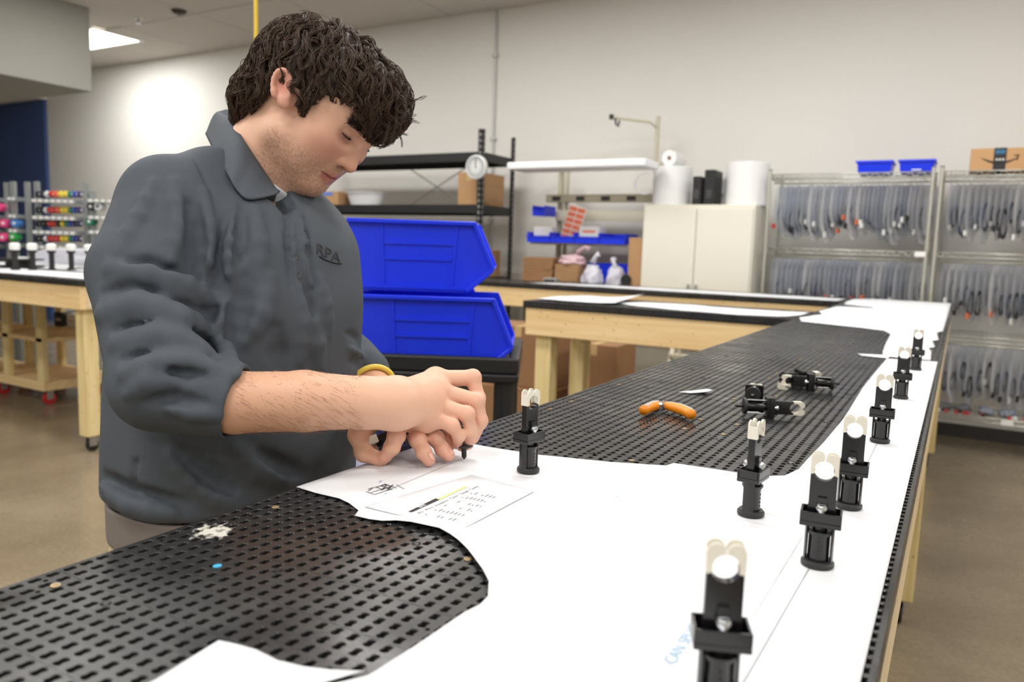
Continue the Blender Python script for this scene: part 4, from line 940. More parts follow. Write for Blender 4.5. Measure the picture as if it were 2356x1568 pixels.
# ---------------------------------------------------------------- left background: bench items, racks of wire spools
for i, px in enumerate((36, 76, 120, 165, 206)):
    q = onz(px, 622); t = thing('bench_stand', 'small black stand on the bench behind the man', 'stand', (q[0], q[1], TOP+.005), group='black stands on the rear bench')
    MB().lathe([(.03, 0), (.03, .01), (.018, .012), (.018, .12), (.03, .125), (.03, .14)], 16).build('post', m_bs, t, smooth=True, angle=40); MB().lathe([(.03, .14), (.034, .15), (.034, .18), (.02, .19)], 16).build('cap', m_lab, t, smooth=True, angle=40)
q = onz(16, 615); t = thing('tape_reel', 'black reel lying among the stands on the rear bench', 'reel', (q[0], q[1]+.1, TOP+.006))
MB().lathe([(.16, 0), (.16, .01), (.1, .012), (.1, .05), (.16, .052), (.16, .062)], 28).build('reel', m_bs, t, smooth=True, angle=35); MB().lathe([(.05, .062), (.05, .075)], 16).build('hub', m_lab, t)
wr = blob('film_roll', 'long clear plastic sleeve heaped along the rear bench', 'plastic', (-5.95, 3.66, TOP+.006), (.85, .10, .1), m_bagc, 14, .2); MB().box(-.9, .7, -.16, -.13, 0, .02).build('edge_strip', m_lab, wr)
def shop_cart(x, y, rz, label):
    t = thing('wood_cart', label, 'cart', (x, y, 0), rz)
    MB().box(-.4, .4, -.3, .3, .12, .19).build('base', m_pine, t, bevel=.004, seg=1)
    for a in (-.36, -.12, .36): MB().box(a-.045, a+.045, -.3, -.26, .191, .83).build('upright', m_pinez, t, bevel=.003, seg=1)
    for a in (-.36, .36): MB().box(a-.045, a+.045, .26, .3, .191, .83).build('upright', m_pinez, t, bevel=.003, seg=1)
    MB().box(-.4, .4, -.3, .3, .50, .53).build('shelf', m_pine, t); MB().box(-.4, .4, -.3, .3, .831, .86).build('top', m_pine, t)
    for a in (-.33, .33):
        for b in (-.23, .23): caster_parts(t, a, b, .119, True, .05)
    return t
q = onz(88, 935, 0); shop_cart(q[0]-.35, q[1]+.32, 0, 'pine cart on red casters under the rear bench')
q = onz(25, 905, 0); shop_cart(q[0]-.62, q[1]+.02, 0, 'pine cart on red casters farther under the rear bench')
q = onz(125, 905, 0)
for i, (dx, z, c_) in enumerate(((0, .531, m_bs), (.12, .531, m_lab))):
    t = slab('tool_box', 'box', ['dark tool box on the pine cart shelf', 'pale small box on the pine cart shelf'][i], (q[0]-.25+dx*1.6, q[1]+.30, .531), (.15, .2, .12), c_); MB().box(-.04, .04, -.102, -.1, .05, .07).build('latch', m_chr, t)
# spool racks
sp_cols = {'r': (204, 44, 38), 'o': (226, 96, 48), 'y': (232, 206, 40), 'g': (22, 120, 92), 'b': (34, 62, 168), 'v': (62, 44, 96), 'k': (30, 32, 40), 'w': (220, 222, 226), 'p': (238, 78, 142), 'c': (66, 128, 204), 'G': (44, 160, 72), 't': (214, 148, 96), 'd': (40, 22, 34)}
nm_c = {'r': 'red', 'o': 'orange', 'y': 'yellow', 'g': 'dark green', 'b': 'blue', 'v': 'violet', 'k': 'black', 'w': 'white', 'p': 'pink', 'c': 'light blue', 'G': 'bright green', 't': 'tan', 'd': 'dark maroon'}
DR = 7.5; cB_ = Vector((RWC[0][2], RWC[1][2])).normalized()
def PR(x, y): return Vector(at(x, y, DR))
def spool(px, py, c, rad, lab, wd=.07, edge=False):
    p = PR(px, py)+Vector((cB_[0], cB_[1], 0))*.075; t = thing('wire_spool', lab, 'spool', tuple(p), rz_c, 'wire spools on the racks')
    mm = Matrix.Rotation(math.pi/2, 4, 'Y' if edge else 'X')
    MB().lathe([(rad*.82, -wd/2), (rad*.86, -wd/2+.006), (rad*.86, wd/2-.006), (rad*.82, wd/2)], 20, mm).build('wire', mat('wire_'+c, sp_cols[c], .5), t, smooth=True, angle=40)
    f = MB(); f.lathe([(rad, -wd/2-.004), (rad, -wd/2)], 20, mm).lathe([(rad, wd/2), (rad, wd/2+.0001)], 20, mm)
    MB().lathe([(rad*.3, -wd/2-.005), (rad*.3, wd/2+.006)], 14, mm).build('hub', m_lab if c != 'w' else m_bs, t)
    return t
def rack(px0, px1, pys, label, ytop):
    a, b = PR(px0, 500), PR(px1, 500); t = thing('spool_rack', label, 'rack', (a.x, a.y, 0), rz_c); L_ = (b-a).length
    ztop = PR(px0, ytop).z
    for x in (0, L_): MB().box(x-.02, x+.02, -.02, .02, 0, ztop).build('post', mat('galvanised', (158, 164, 166), .4, .5), t)
    for py in pys:
        z = PR(px0, py).z
        s_ = MB().box(0.021, L_-.021, -.13, .01, z-.035, z+.003).build('shelf', mat('galvanised', (0, 0, 0)), t)
        n = max(2, int(L_/.062))
        for i in range(n): MB().box(.03+i*(L_-.06)/n, .03+(i+.7)*(L_-.06)/n, -.1335, -.1305, z-.028, z-.002).build('shelf_label', m_lab, s_)
    return t
rack(-60, 21, (455, 494, 527, 560), 'galvanised spool rack at the navy wall with pink spools', 418).location.y += 0
rack(34, 67, (455, 494, 527, 560), 'narrow galvanised spool rack section against the navy wall', 418)
rack(88, 202, (459, 497, 530, 564), 'galvanised rack of many coloured wire spools beside the man', 418)
rack(215, 330, (459, 497, 530, 564), 'galvanised spool rack mostly hidden behind the man', 440)
ordn = ['top', 'second', 'third', 'bottom']
for r_, (py, seq) in enumerate(((448, 'kkwroyygbv'), (484, 'kkwrroyygbv'), (515, 'kkdrrdygbvv'), (549, 'kkwrrryygbv'))):
    n = len(seq)
    for i, c in enumerate(seq): spool(99+i*(194-99)/(n-1), py, c, .037, '%s wire spool on the %s row of the many-coloured rack' % (nm_c[c], ordn[r_]), .022, True)
for (px, py, c, lab) in ((12, 478, 'p', 'upper pink spool on the navy wall rack'), (26, 514, 'p', 'middle pink spool on the navy wall rack'), (24, 546, 'p', 'lower pink spool on the navy wall rack'), (51, 514, 'c', 'light blue spool on the navy wall rack'), (47, 545, 'G', 'bright green spool on the navy wall rack'), (3, 512, 't', 'middle tan spool on the navy wall rack'), (3, 545, 't', 'lower tan spool on the navy wall rack'), (224, 476, 'k', 'black spool behind the man\'s shoulder'), (240, 476, 'w', 'white spool behind the man\'s shoulder'), (221, 510, 'g', 'dark green spool behind the man\'s shoulder')):
    spool(px, py, c, .046, lab, .09)
# ---------------------------------------------------------------- the man at the bench: implicit surfaces -> one mesh per garment
def surfnet(fn, lo, hi, h, newton=2):
    lo = np.array(lo, float); hi = np.array(hi, float); n = (np.ceil((hi-lo)/h).astype(int)+1); B = 8
    n = ((n+B-1)//B)*B; g = np.empty(n, np.float32)
    nb = n//B; bi = np.stack(np.meshgrid(*[np.arange(k) for k in nb], indexing='ij'), -1).reshape(-1, 3)
    cen = lo+(bi*B+(B-1)/2)*h; dc = fn(cen); act = np.abs(dc) < B*h*.87*1.45+.01
    g5 = g.reshape(nb[0], B, nb[1], B, nb[2], B)
    for b, d in zip(bi[~act], dc[~act]): g5[b[0], :, b[1], :, b[2], :] = d
    off = np.stack(np.meshgrid(*[np.arange(B)]*3, indexing='ij'), -1).reshape(-1, 3)
    A = bi[act]
    for s in range(0, len(A), 400):
        a = A[s:s+400]; p = lo+(a[:, None, :]*B+off[None])*h; v = fn(p.reshape(-1, 3)).reshape(len(a), B, B, B)
        for b, q in zip(a, v): g5[b[0], :, b[1], :, b[2], :] = q
    neg = g < 0; m = n-1
    cs = [(i, j, k) for i in (0, 1) for j in (0, 1) for k in (0, 1)]
    cnt = sum(neg[i:m[0]+i, j:m[1]+j, k:m[2]+k].astype(np.int8) for i, j, k in cs)
    cell = (cnt > 0) & (cnt < 8); idx = np.argwhere(cell); vid = -np.ones(cell.shape, np.int64); vid[cell] = np.arange(len(idx))
    acc = np.zeros((len(idx), 3)); c = np.zeros(len(idx))
    for i0, a in enumerate(cs):
        for b in cs[i0+1:]:
            if sum(abs(x-y) for x, y in zip(a, b)) != 1: continue
            va = g[tuple((idx+a).T)]; vb = g[tuple((idx+b).T)]; cr = (va < 0) != (vb < 0)
            t = np.where(cr, va/np.where(cr, va-vb, 1), 0)[:, None]; pa = idx+np.array(a); acc += np.where(cr[:, None], pa+(np.array(b)-np.array(a))*t, 0); c += cr
    V = lo+acc/c[:, None]*h
    F = []
    for ax in range(3):
        u, w_ = (ax+1) % 3, (ax+2) % 3
        s0 = [slice(1, None)]*3; s0[ax] = slice(0, -1); s1 = [slice(1, None)]*3; s1[ax] = slice(1, None)
        a = neg[tuple(s0)]; b = neg[tuple(s1)]; e = np.argwhere(a != b)
        if not len(e): continue
        sg = a[tuple(e.T)]
        base = e.copy(); base += 1; base[:, ax] -= 1
        du = np.zeros(3, int); du[u] = 1; dw = np.zeros(3, int); dw[w_] = 1
        ok = np.all(base < m, 1) & np.all(base-du-dw >= 0, 1); base = base[ok]; sg = sg[ok]
        q = np.stack([vid[tuple((base-du-dw).T)], vid[tuple((base-dw).T)], vid[tuple(base.T)], vid[tuple((base-du).T)]], 1)
        q[~sg] = q[~sg][:, ::-1]; F.append(q)
    F = np.concatenate(F) if F else np.zeros((0, 4), int)
    for _ in range(newton):
        e = h*.5; d = fn(V); G = np.stack([fn(V+np.eye(3)[i]*e)-fn(V-np.eye(3)[i]*e) for i in range(3)], 1)/(2*e)
        gl = (G*G).sum(1); st = np.clip(d/np.maximum(gl, .2), -h*.6, h*.6); V = V-G*st[:, None]*.8
    return V, F
def np_mesh(name, V, F, smooth=True):
    me = bpy.data.meshes.new(name); me.vertices.add(len(V)); me.vertices.foreach_set('co', np.ascontiguousarray(V, dtype=np.float32).ravel())
    F = np.asarray(F); k = F.shape[1]; me.loops.add(F.size); me.loops.foreach_set('vertex_index', F.astype(np.int32).ravel())
    me.polygons.add(len(F)); me.polygons.foreach_set('loop_start', np.arange(0, F.size, k, dtype=np.int32)); me.polygons.foreach_set('loop_total', np.full(len(F), k, np.int32))
    me.update(calc_edges=True); me.validate()
    if smooth: me.shade_smooth()
    return me
def ln(v): return np.sqrt((v*v).sum(-1))
def smin(a, b, k): h = np.clip(.5+.5*(b-a)/k, 0, 1); return b*(1-h)+a*h-k*h*(1-h)
def smax(a, b, k): return -smin(-a, -b, k)
def cone(p, a, b, ra, rb):
    a, b = np.asarray(a, float), np.asarray(b, float); ab = b-a; t = np.clip(((p-a)@ab)/max(ab@ab, 1e-12), 0, 1); return ln(p-a-t[:, None]*ab)-(ra+(rb-ra)*t)
def ell(p, c, r): q = (p-np.asarray(c))/np.asarray(r); k0 = ln(q); k1 = ln(q/np.asarray(r)); return k0*(k0-1)/np.maximum(k1, 1e-9)
def chain(p, P, R, k=.008):
    d = None
    for a, b, ra, rb in zip(P, P[1:], R, R[1:]):
        e = cone(p, a, b, ra, rb); d = e if d is None else smin(d, e, k)
    return d
def hit(fn, px, py, d0=.5, d1=1.7):
    r_ = ray(px, py)/FPX; t = d0
    for _ in range(160):
        d = float(fn((CAM+r_*t)[None])[0])
        if d < .0004: return CAM+r_*t
        t += max(d*.7, .0005)
        if t > d1: return None
    return None
def hits(fn, pxy, d0=.5, d1=1.7):
    r_ = np.stack([ray(x, y) for x, y in pxy])/FPX; t = np.full(len(pxy), d0)
    for _ in range(150):
        d = fn(CAM+r_*t[:, None]); t = np.where(d > .0004, t+np.maximum(d*.7, .0004), t)
        if (d <= .0004).all() or t.min() > d1: break
    return CAM+r_*t[:, None]
A3 = lambda x, y, d: np.array(at(x, y, d))
cR, cU, cB = RWC[:, 0], RWC[:, 1], RWC[:, 2]

# ---- head frame
pi_, ya_ = math.radians(38), math.radians(12)
hf = cR*math.cos(pi_)*math.cos(ya_)-cU*math.sin(pi_)+cB*math.cos(pi_)*math.sin(ya_)
hu = cR*math.sin(pi_)*math.cos(ya_)+cU*math.cos(pi_)+cB*math.sin(pi_)*math.sin(ya_)
hl = np.cross(hu, hf); HO = A3(688, 238, 1.10); HM3 = np.stack([hf, hl, hu], 0)
def toH(p): return (p-HO) @ HM3.T
def fromH(q): return HO+np.asarray(q) @ HM3
NECK0 = fromH((.005, 0, -.03)); NECK1 = A3(592, 400, 1.12)
def head_local(q, lids=True):
    s = q*np.array([1, 1, 1]); s[:, 1] = np.abs(s[:, 1]); E = np.array
    d = ell(q, (.022, 0, .033), (.098, .076, .078))
    d = smin(d, ell(q, (.072, 0, .032), (.047, .062, .052)), .03)
    d = smin(d, ell(q, (.060, 0, -.028), (.046, .055, .060)), .03)
    d = smin(d, ell(s, (.080, .044, -.012), (.022, .020, .018)), .022)
    d = smin(d, ell(s, (.070, .038, -.040), (.022, .020, .03)), .02)                 # cheek fullness
    d = smin(d, cone(s, (.036, .050, -.045), (.082, .014, -.077), .021, .0165), .022)  # jaw
    d = smin(d, ell(q, (.0815, 0, -.0775), (.0175, .017, .0155)), .012)               # chin
    d = smin(d, ell(q, (.058, 0, -.082), (.03, .03, .018)), .02)                      # under the chin
    d = smin(d, cone(s, (.110, .010, .026), (.095, .044, .031), .0095, .008), .014)   # brow
    d = smax(d, -ell(s, (.120, .034, .008), (.022, .019, .0125)), .012)               # eye socket
    d = smin(d, cone(q, (.1085, 0, .016), (.1158, 0, -.022), .0062, .0092), .010)     # nose ridge
    d = smin(d, ell(q, (.1168, 0, -.0255), (.0105, .0105, .0092)), .005)
    d = smin(d, ell(s, (.1055, .0128, -.0262), (.0105, .0072, .0082)), .004)          # alae
    d = smax(d, -ell(s, (.1105, .0068, -.0345), (.0068, .0034, .0042)), .002)         # nostrils
    d = smin(d, ell(q, (.092, 0, -.047), (.0135, .026, .017)), .008)
    d = smin(d, cone(s, (.1010, 0, -.0505), (.0925, .0205, -.0510), .0052, .0032), .004)
    d = smin(d, cone(s, (.0985, 0, -.0612), (.0905, .0185, -.0562), .0064, .0038), .004)
    d = smax(d, -cone(s, (.1085, 0, -.0556), (.0945, .0245, -.0528), .0016, .0012), .0025)
    # eye: closed-down lids over the ball
    c = E((.0945, .0325, .0115)); e = ln(s-c); th = np.degrees(np.arctan2(q[:, 2]-c[2], q[:, 0]-c[0]))
    up = smax(e-.0142, -((q[:, 2]-c[2])+.40*(q[:, 0]-c[0])), .001); dn = smax(e-.0138, (q[:, 2]-c[2])+.60*(q[:, 0]-c[0]), .001)
    d = smin(d, up, .004); d = smin(d, dn, .004)
    d = smax(d, -cone(s, (.1135, .022, .020), (.104, .046, .0175), .0010, .0010), .002)   # lid crease
    return d
# ear in head space: lobe -> top axis
e0, e1 = np.array((.034, -.0755, -.014)), np.array((.007, -.081, .028))
def ear_local(q0):
    q = q0.copy(); q[:, 1] = -np.abs(q[:, 1]); ax = (e1-e0); L_ = np.linalg.norm(ax); ax = ax/L_; sd = np.array((0, -1., 0)); sd = sd-ax*(sd@ax); sd /= np.linalg.norm(sd)
    sd = np.array((.30, -.95, -.05)); sd = sd-ax*(sd@ax); sd /= np.linalg.norm(sd); w_ = np.cross(ax, sd)
    c = (e0+e1)/2+np.array((0, -.006, 0)); r = q-c; loc = np.stack([r@w_, r@sd, r@ax], 1)
    d = ell(loc, (0, 0, .003), (.0128, .0060, .0215)); d = smin(d, ell(loc, (.002, .001, -.0175), (.0080, .0052, .0085)), .006)
    d = smax(d, -ell(loc, (.003 if w_[0] < 0 else -.003, .0065, .004), (.0082, .006, .0145)), .003)
    ring_ = [(.0122*math.cos(a), .004, .003+.0205*math.sin(a)) for a in np.linspace(-.9, math.pi+.7, 14)]
    sgn = 1 if w_[0] < 0 else -1
    d = smin(d, chain(loc, [(-sgn*x, y, z) for x, y, z in ring_], [.0026]*14, .002), .0025)
    d = smin(d, ell(loc, (sgn*.010, .003, -.006), (.004, .005, .007)), .003)
    return smin(d, ell(q, (.026, -.072, .008), (.016, .010, .02)), .006)
def f_head(p):
    q = toH(p); d = head_local(q); d = smin(d, ear_local(q), .003)
    nk = cone(p, NECK0, NECK1, .055, .064); nk = smin(nk, cone(p, fromH((.03, -.035, -.05)), NECK1+cR*.03-cU*.05+cB*.02, .016, .014), .03)
    return smin(d, nk, .022)
# ---- limbs
Rsh, Rel, Rwr = A3(390, 438, 1.0), A3(366, 884, .872), A3(905, 928, .905)
Lsh, Lel, Lwr = A3(688, 512, 1.26), A3(764, 790, 1.335), A3(872, 912, 1.13)
def dep(p): return float(-((RWC.T @ (np.asarray(p)-CAM))[2]))
PIN = np.array(onz(1068, 1056, TOP+.003)); dP = dep(PIN)
def rhand_fn():
    d0 = dP
    J = {'i': [(1002, 872, d0+.012), (1088, 868, d0+.020), (1100, 915, d0+.018), (1090, 962, d0+.012)],
         'm': [(1010, 900, d0-.002), (1096, 922, d0+.004), (1105, 968, d0+.006), (1088, 1008, d0+.008)],
         'r': [(1000, 930, d0-.016), (1074, 952, d0-.014), (1084, 992, d0-.008), (1077, 1021, d0+.001)],
         'l': [(985, 955, d0-.028), (1040, 978, d0-.026), (1056, 1002, d0-.018), (1051, 1020, d0-.006)]}
    R = {'i': [.0118, .0098, .0086, .0074], 'm': [.0118, .0100, .0088, .0074], 'r': [.0112, .0093, .0081, .0071], 'l': [.0102, .0083, .0074, .0066]}
    P = {k: [A3(*j) for j in v] for k, v in J.items()}
    thb = [A3(950, 955, d0+.012), A3(1010, 985, d0+.022), A3(1048, 1005, d0+.018), A3(1064, 1022, d0+.010)]
    wr = Rwr; fore = [A3(366, 890, .872), A3(540, 925, .872), A3(700, 922, .88), A3(840, 926, .898), wr]
    fR = [.040, .0345, .0340, .0300, .0285]
    def fn(p):
        d = chain(p, fore, fR, .006)
        q = p-wr; e1_ = (A3(960, 915, d0)-wr)
        pal = None
        for k, rr in (('i', .0150), ('m', .0155), ('r', .0150), ('l', .0135)):
            e = cone(p, wr+(P[k][0]-wr)*.12, P[k][0], .0215, rr-.0005); pal = e if pal is None else smin(pal, e, .014)
        d = smin(d, pal, .02)
        for k in 'imrl':
            fi = chain(p, P[k], R[k], .004)
            for m_, rr in ((1, 1.06), (2, 1.04)): fi = smin(fi, ln(p-P[k][m_])-R[k][m_]*rr, .004)
            d = smin(d, fi, .0032)
            d = smin(d, ln(p-(P[k][0]+cU*.002+cB*.001))-R[k][0]*1.0, .010)           # knuckle
        d = smin(d, chain(p, thb, [.016, .0125, .0105, .009], .006), .006)
        d = smin(d, cone(p, A3(915, 970, d0-.01), A3(980, 975, d0-.022), .015, .011), .016)  # heel of the hand
        return d
    return fn, P, fore, fR
f_rh, RP, Rfore, RfR = rhand_fn()
LT = np.array(onz(984, 1058, TOP+.011)); dL = dep(LT)
def lhand_fn():
    P = {'m': [A3(935, 965, dL+.035), A3(962, 1012, dL+.012), A3(975, 1040, dL+.004), A3(987, 1058, dL)],
         'r': [A3(962, 958, dL+.045), A3(1003, 1008, dL+.026), A3(1018, 1033, dL+.020), A3(1032, 1047, dL+.018)],
         'i': [A3(915, 975, dL+.022), A3(912, 1002, dL-.006), A3(902, 1028, dL-.008), A3(886, 1050, dL-.004)],
         'l': [A3(985, 955, dL+.06), A3(1015, 985, dL+.05), A3(1030, 1008, dL+.045), A3(1036, 1024, dL+.042)],
         't': [A3(850, 965, dL+.03), A3(826, 1000, dL+.010), A3(838, 1040, dL+.004), A3(876, 1056, dL+.004)]}
    R = {'m': [.0125, .0098, .0085, .0078], 'r': [.012, .0095, .0082, .0075], 'i': [.0125, .0100, .0090, .0080], 'l': [.0105, .0085, .0075, .0068], 't': [.018, .0125, .0108, .0092]}
    wr = Lwr
    def fn(p):
        d = chain(p, [Lel, (Lel+wr)/2+np.array((0, 0, .005)), wr], [.045, .036, .028], .02); pal = None
        for k in 'imrl':
            e = cone(p, wr+(P[k][0]-wr)*.1, P[k][0], .020, R[k][0]+.001); pal = e if pal is None else smin(pal, e, .014)
        d = smin(d, pal, .02)
        for k in 'imrlt':
            fi = chain(p, P[k], R[k], .004)
            for m_ in (1, 2): fi = smin(fi, ln(p-P[k][m_])-R[k][m_]*1.05, .004)
            d = smin(d, fi, .005)
        return d
    return fn, P
f_lh, LP = lhand_fn()
# ---- torso (shirt) from stacked elliptical sections: z, cx, cy, half depth, half width
SEC = np.array([(.86, -.858, .728, .138, .170), (.95, -.862, .731, .141, .174), (1.05, -.868, .738, .142, .177), (1.15, -.871, .748, .142, .176), (1.25, -.872, .760, .142, .174),
                (1.33, -.882, .770, .132, .172), (1.375, -.896, .782, .108, .152), (1.41, -.908, .790, .076, .115), (1.44, -.912, .792, .045, .07), (1.50, -.912, .796, .02, .03)])
_zz = np.linspace(.86, 1.50, 129); _ss = np.stack([np.interp(_zz, SEC[:, 0], SEC[:, i]) for i in range(1, 5)], 1)
_k = np.exp(-np.linspace(-2, 2, 17)**2); _k /= _k.sum(); _ss = np.stack([np.convolve(np.pad(_ss[:, i], 8, mode='edge'), _k, 'valid') for i in range(4)], 1); SEC = np.concatenate([_zz[:, None], _ss], 1)
def torso(p, inset=0., zlo=.986, zhi=1.445):
    z = np.clip(p[:, 2], SEC[0, 0], SEC[-1, 0]); v = [np.interp(z, SEC[:, 0], SEC[:, i]) for i in range(1, 5)]
    a, b = v[2]-inset, v[3]-inset; qx, qy = (p[:, 0]-v[0])/a, (p[:, 1]-v[1])/b
    n4 = (np.abs(qx)**2.35+np.abs(qy)**2.35)**(1/2.35); d = (n4-1)*np.minimum(a, b)*.92
    return smax(d, np.maximum(zlo-p[:, 2], p[:, 2]-zhi), .012)
CUFF_R = A3(545, 925, .872); CUFF_L = A3(838, 858, 1.19)
CUFN = cR*.965+cU*-.25; CUFN = CUFN-cB*.0
def f_shirt0(p):
    d = torso(p)
    sh = chain(p, [np.array((-.915, .79, 1.398)), Rsh-np.array((0, 0, .016)), A3(332, 630, .945), Rel, CUFF_R+(CUFF_R-Rel)*.15], [.056, .0600, .0625, .0520, .0425], .010)
    kk = np.interp(p[:, 2], [1.27, 1.39], [.005, .04]); d = smin(d, smax(sh, (p-CUFF_R)@CUFN, .003), kk)
    la = chain(p, [np.array((-.91, .80, 1.378)), Lsh-np.array((0, 0, .014)), A3(724, 645, 1.30), Lel, CUFF_L], [.058, .057, .052, .047, .041], .008)
    return smin(d, la, np.interp(p[:, 2], [1.24, 1.37], [.005, .035]))
FOLDS = [  # (polyline in photo pixels, radius, blend, sign): ridges and creases of the cloth
    ([(526, 488), (518, 531), (504, 590), (497, 650)], .0075, .010, -1), ([(448, 366), (486, 439), (499, 531), (492, 661), (488, 760)], .0024, .004, -1),
    ([(516, 520), (506, 590), (499, 660), (492, 740), (488, 820)], .0095, .01, -1), ([(545, 500), (536, 560), (526, 630)], .008, .016, 1),
    ([(262, 618), (341, 634), (425, 655), (480, 690)], .012, .018, 1), ([(236, 672), (300, 662), (390, 690), (470, 726)], .006, .016, -1), ([(237, 722), (314, 706), (410, 735), (482, 764)], .013, .018, 1),
    ([(262, 762), (352, 748), (448, 772), (482, 790)], .0055, .014, -1), ([(268, 790), (360, 776), (440, 798), (480, 812)], .011, .016, 1), ([(276, 826), (371, 814), (471, 828)], .005, .012, -1),
    ([(290, 858), (372, 838), (440, 838), (486, 850)], .010, .015, 1), ([(330, 890), (400, 860), (470, 862)], .006, .010, -1), ([(300, 905), (340, 880), (400, 880)], .008, .012, 1),
    ([(350, 420), (318, 500), (275, 580)], .007, .02, 1), ([(470, 440), (478, 520), (470, 600), (440, 650)], .008, .01, 1), ([(300, 600), (380, 612), (450, 640)], .007, .01, -1), ([(560, 470), (556, 540), (545, 610)], .007, .01, -1), ([(590, 480), (600, 560), (596, 640)], .008, .01, 1), ([(690, 660), (700, 740), (690, 830)], .008, .01, 1), ([(520, 700), (515, 790), (540, 860)], .008, .01, 1), ([(380, 930), (440, 950), (500, 955)], .006, .01, 1), ([(340, 925), (400, 915), (470, 925)], .006, .01, -1), ([(400, 420), (410, 520), (390, 600)], .009, .02, 1), ([(440, 470), (452, 560), (448, 640)], .008, .018, -1),
    ([(399, 1045), (455, 1099), (501, 1140), (545, 1165)], .011, .018, 1), ([(420, 1040), (480, 1090), (530, 1125)], .009, .016, -1), ([(322, 985), (312, 1063), (305, 1142)], .003, .006, -1),
    ([(540, 1030), (590, 1080), (640, 1105)], .010, .018, 1), ([(600, 1040), (650, 1070), (700, 1090)], .008, .016, -1), ([(240, 1100), (300, 1135), (420, 1160)], .009, .015, -1), ([(236, 1120), (300, 1160), (400, 1180)], .008, .015, 1),
    ([(661, 480), (663, 540), (668, 600), (673, 655)], .0036, .004, -1), ([(668, 490), (671, 540), (676, 600), (681, 652)], .0035, .006, 1),
    ([(690, 480), (702, 560), (716, 660)], .0045, .012, 1), ([(700, 500), (712, 580), (728, 660)], .004, .010, -1), ([(735, 640), (750, 700), (756, 770)], .006, .011, 1), ([(700, 640), (716, 700), (722, 770)], .006, .012, -1),
    ([(620, 640), (600, 720), (560, 780)], .010, .02, 1), ([(560, 640), (548, 720), (530, 800)], .010, .02, -1), ([(640, 760), (650, 860)], .010, .02, -1), ([(720, 740), (730, 840)], .009, .02, 1),
    ([(796, 765), (815, 772), (828, 782)], .0035, .010, -1), ([(800, 800), (818, 808), (834, 818)], .004, .010, 1), ([(803, 828), (822, 836), (838, 842)], .0035, .008, -1)]
FP = []
for pl_px, r_, k_, s_ in FOLDS:
    r_ *= 1.35; k_ = max(r_*.85, .003) if s_ > 0 else max(r_*.9, .003)
    P_ = [q for q in hits(f_shirt0, pl_px) if np.linalg.norm(q-CAM) < 1.8]
    if len(P_) < 2: continue
    Q = []
    for i, (a, b) in enumerate(zip(P_, P_[1:])): Q += [a, (a+b)/2]
    Q.append(P_[-1]); v = Q[len(Q)//2]-CAM; v /= np.linalg.norm(v); n_ = len(Q)
    R_ = [r_*(.35+.65*math.sin(math.pi*(i+.3)/(n_-.4))) for i in range(n_)]
    Q = [q+v*(r_*.25 if s_ > 0 else -r_*.15) for q in Q]; FP.append((Q, R_, k_, s_, np.min(Q, 0)-.05, np.max(Q, 0)+.05))
VOPEN = []
def f_shirt(p):
    d = f_shirt0(p)
    for Q, R_, k_, s_, lo, hi in FP:
        m_ = np.all((p > lo) & (p < hi), 1) & (np.abs(d) < .05)
        if not m_.any(): continue
        e = chain(p[m_], Q, R_, .004); d[m_] = smin(d[m_], e, k_) if s_ > 0 else smax(d[m_], -e, k_)
    # fine wrinkles of the knit, cuffs open around the arm, open hem, neck opening
    d = d+.0012*np.sin(p[:, 0]*38+p[:, 2]*21+2*np.sin(p[:, 1]*17))*np.sin(p[:, 1]*31-p[:, 2]*13)
    d = smax(d, -smax(chain(p, Rfore, np.array(RfR)+.0022, .006), -((p-CUFF_R)@CUFN+.02), .002), .002)
    d = smax(d, -torso(p, .010, .5, 1.01), .003)
    return smax(d, -cone(p, NECK1-hu*.03, NECK1+(NECK0-NECK1)*.8, .069, .066), .006) if not VOPEN else smax(smax(d, -cone(p, NECK1-hu*.03, NECK1+(NECK0-NECK1)*.8, .069, .066), .006), -chain(p, VOPEN, [.026, .022, .006], .004), .003)
VOPEN = [hit(f_shirt0, *q) for q in ((630, 430), (648, 455), (661, 492))]
import time as _t
_t0 = _t.time()
man = thing('person', 'man in a dark grey polo shirt bending over the bench with a pin', 'person', (-.9, .77, 0))
MO = np.array((-.9, .77, 0.))
def skin_link(name, V, F, m, par=None): return link(name, np_mesh(name, V-MO, F), m, par or man)
def f_rfore(p): return f_rh(p)
V1, F1 = surfnet(f_head, fromH((.03, 0, 0))-.30, fromH((.03, 0, 0))+np.array((.19, .19, .19)), .0024)
lo_ = np.minimum.reduce([A3(470, 925, .86)]+[j for v in RP.values() for j in v])-.05; hi_ = np.maximum.reduce([A3(470, 925, .86)]+[j for v in RP.values() for j in v])+.05
V2, F2 = surfnet(f_rh, lo_, hi_, .0021)
lo_ = np.minimum.reduce([CUFF_L]+[j for v in LP.values() for j in v])-.06; hi_ = np.maximum.reduce([CUFF_L]+[j for v in LP.values() for j in v])+.05
V3, F3 = surfnet(f_lh, lo_, hi_, .0024)
LEGR = [np.array((-.87, .645, .86)), np.array((-.86, .60, .50)), np.array((-.90, .585, .10))]; LEGL = [np.array((-.87, .81, .86)), np.array((-.85, .86, .50)), np.array((-.89, .885, .10))]
def f_core(p):
    d = torso(p, .034, .86, 1.40)
    for L_ in (LEGR, LEGL): d = smin(d, chain(p, L_, [.06, .05, .04], .03), .02)
    return d
V4, F4 = surfnet(f_core, (-1.1, .45, .02), (-.65, 1.02, 1.5), .011)
Vb = np.concatenate([V1, V2, V3, V4]); nF = [F1, F2+len(V1), F3+len(V1)+len(V2), F4+len(V1)+len(V2)+len(V3)]
body = np_mesh('body', Vb-MO, np.concatenate(nF))
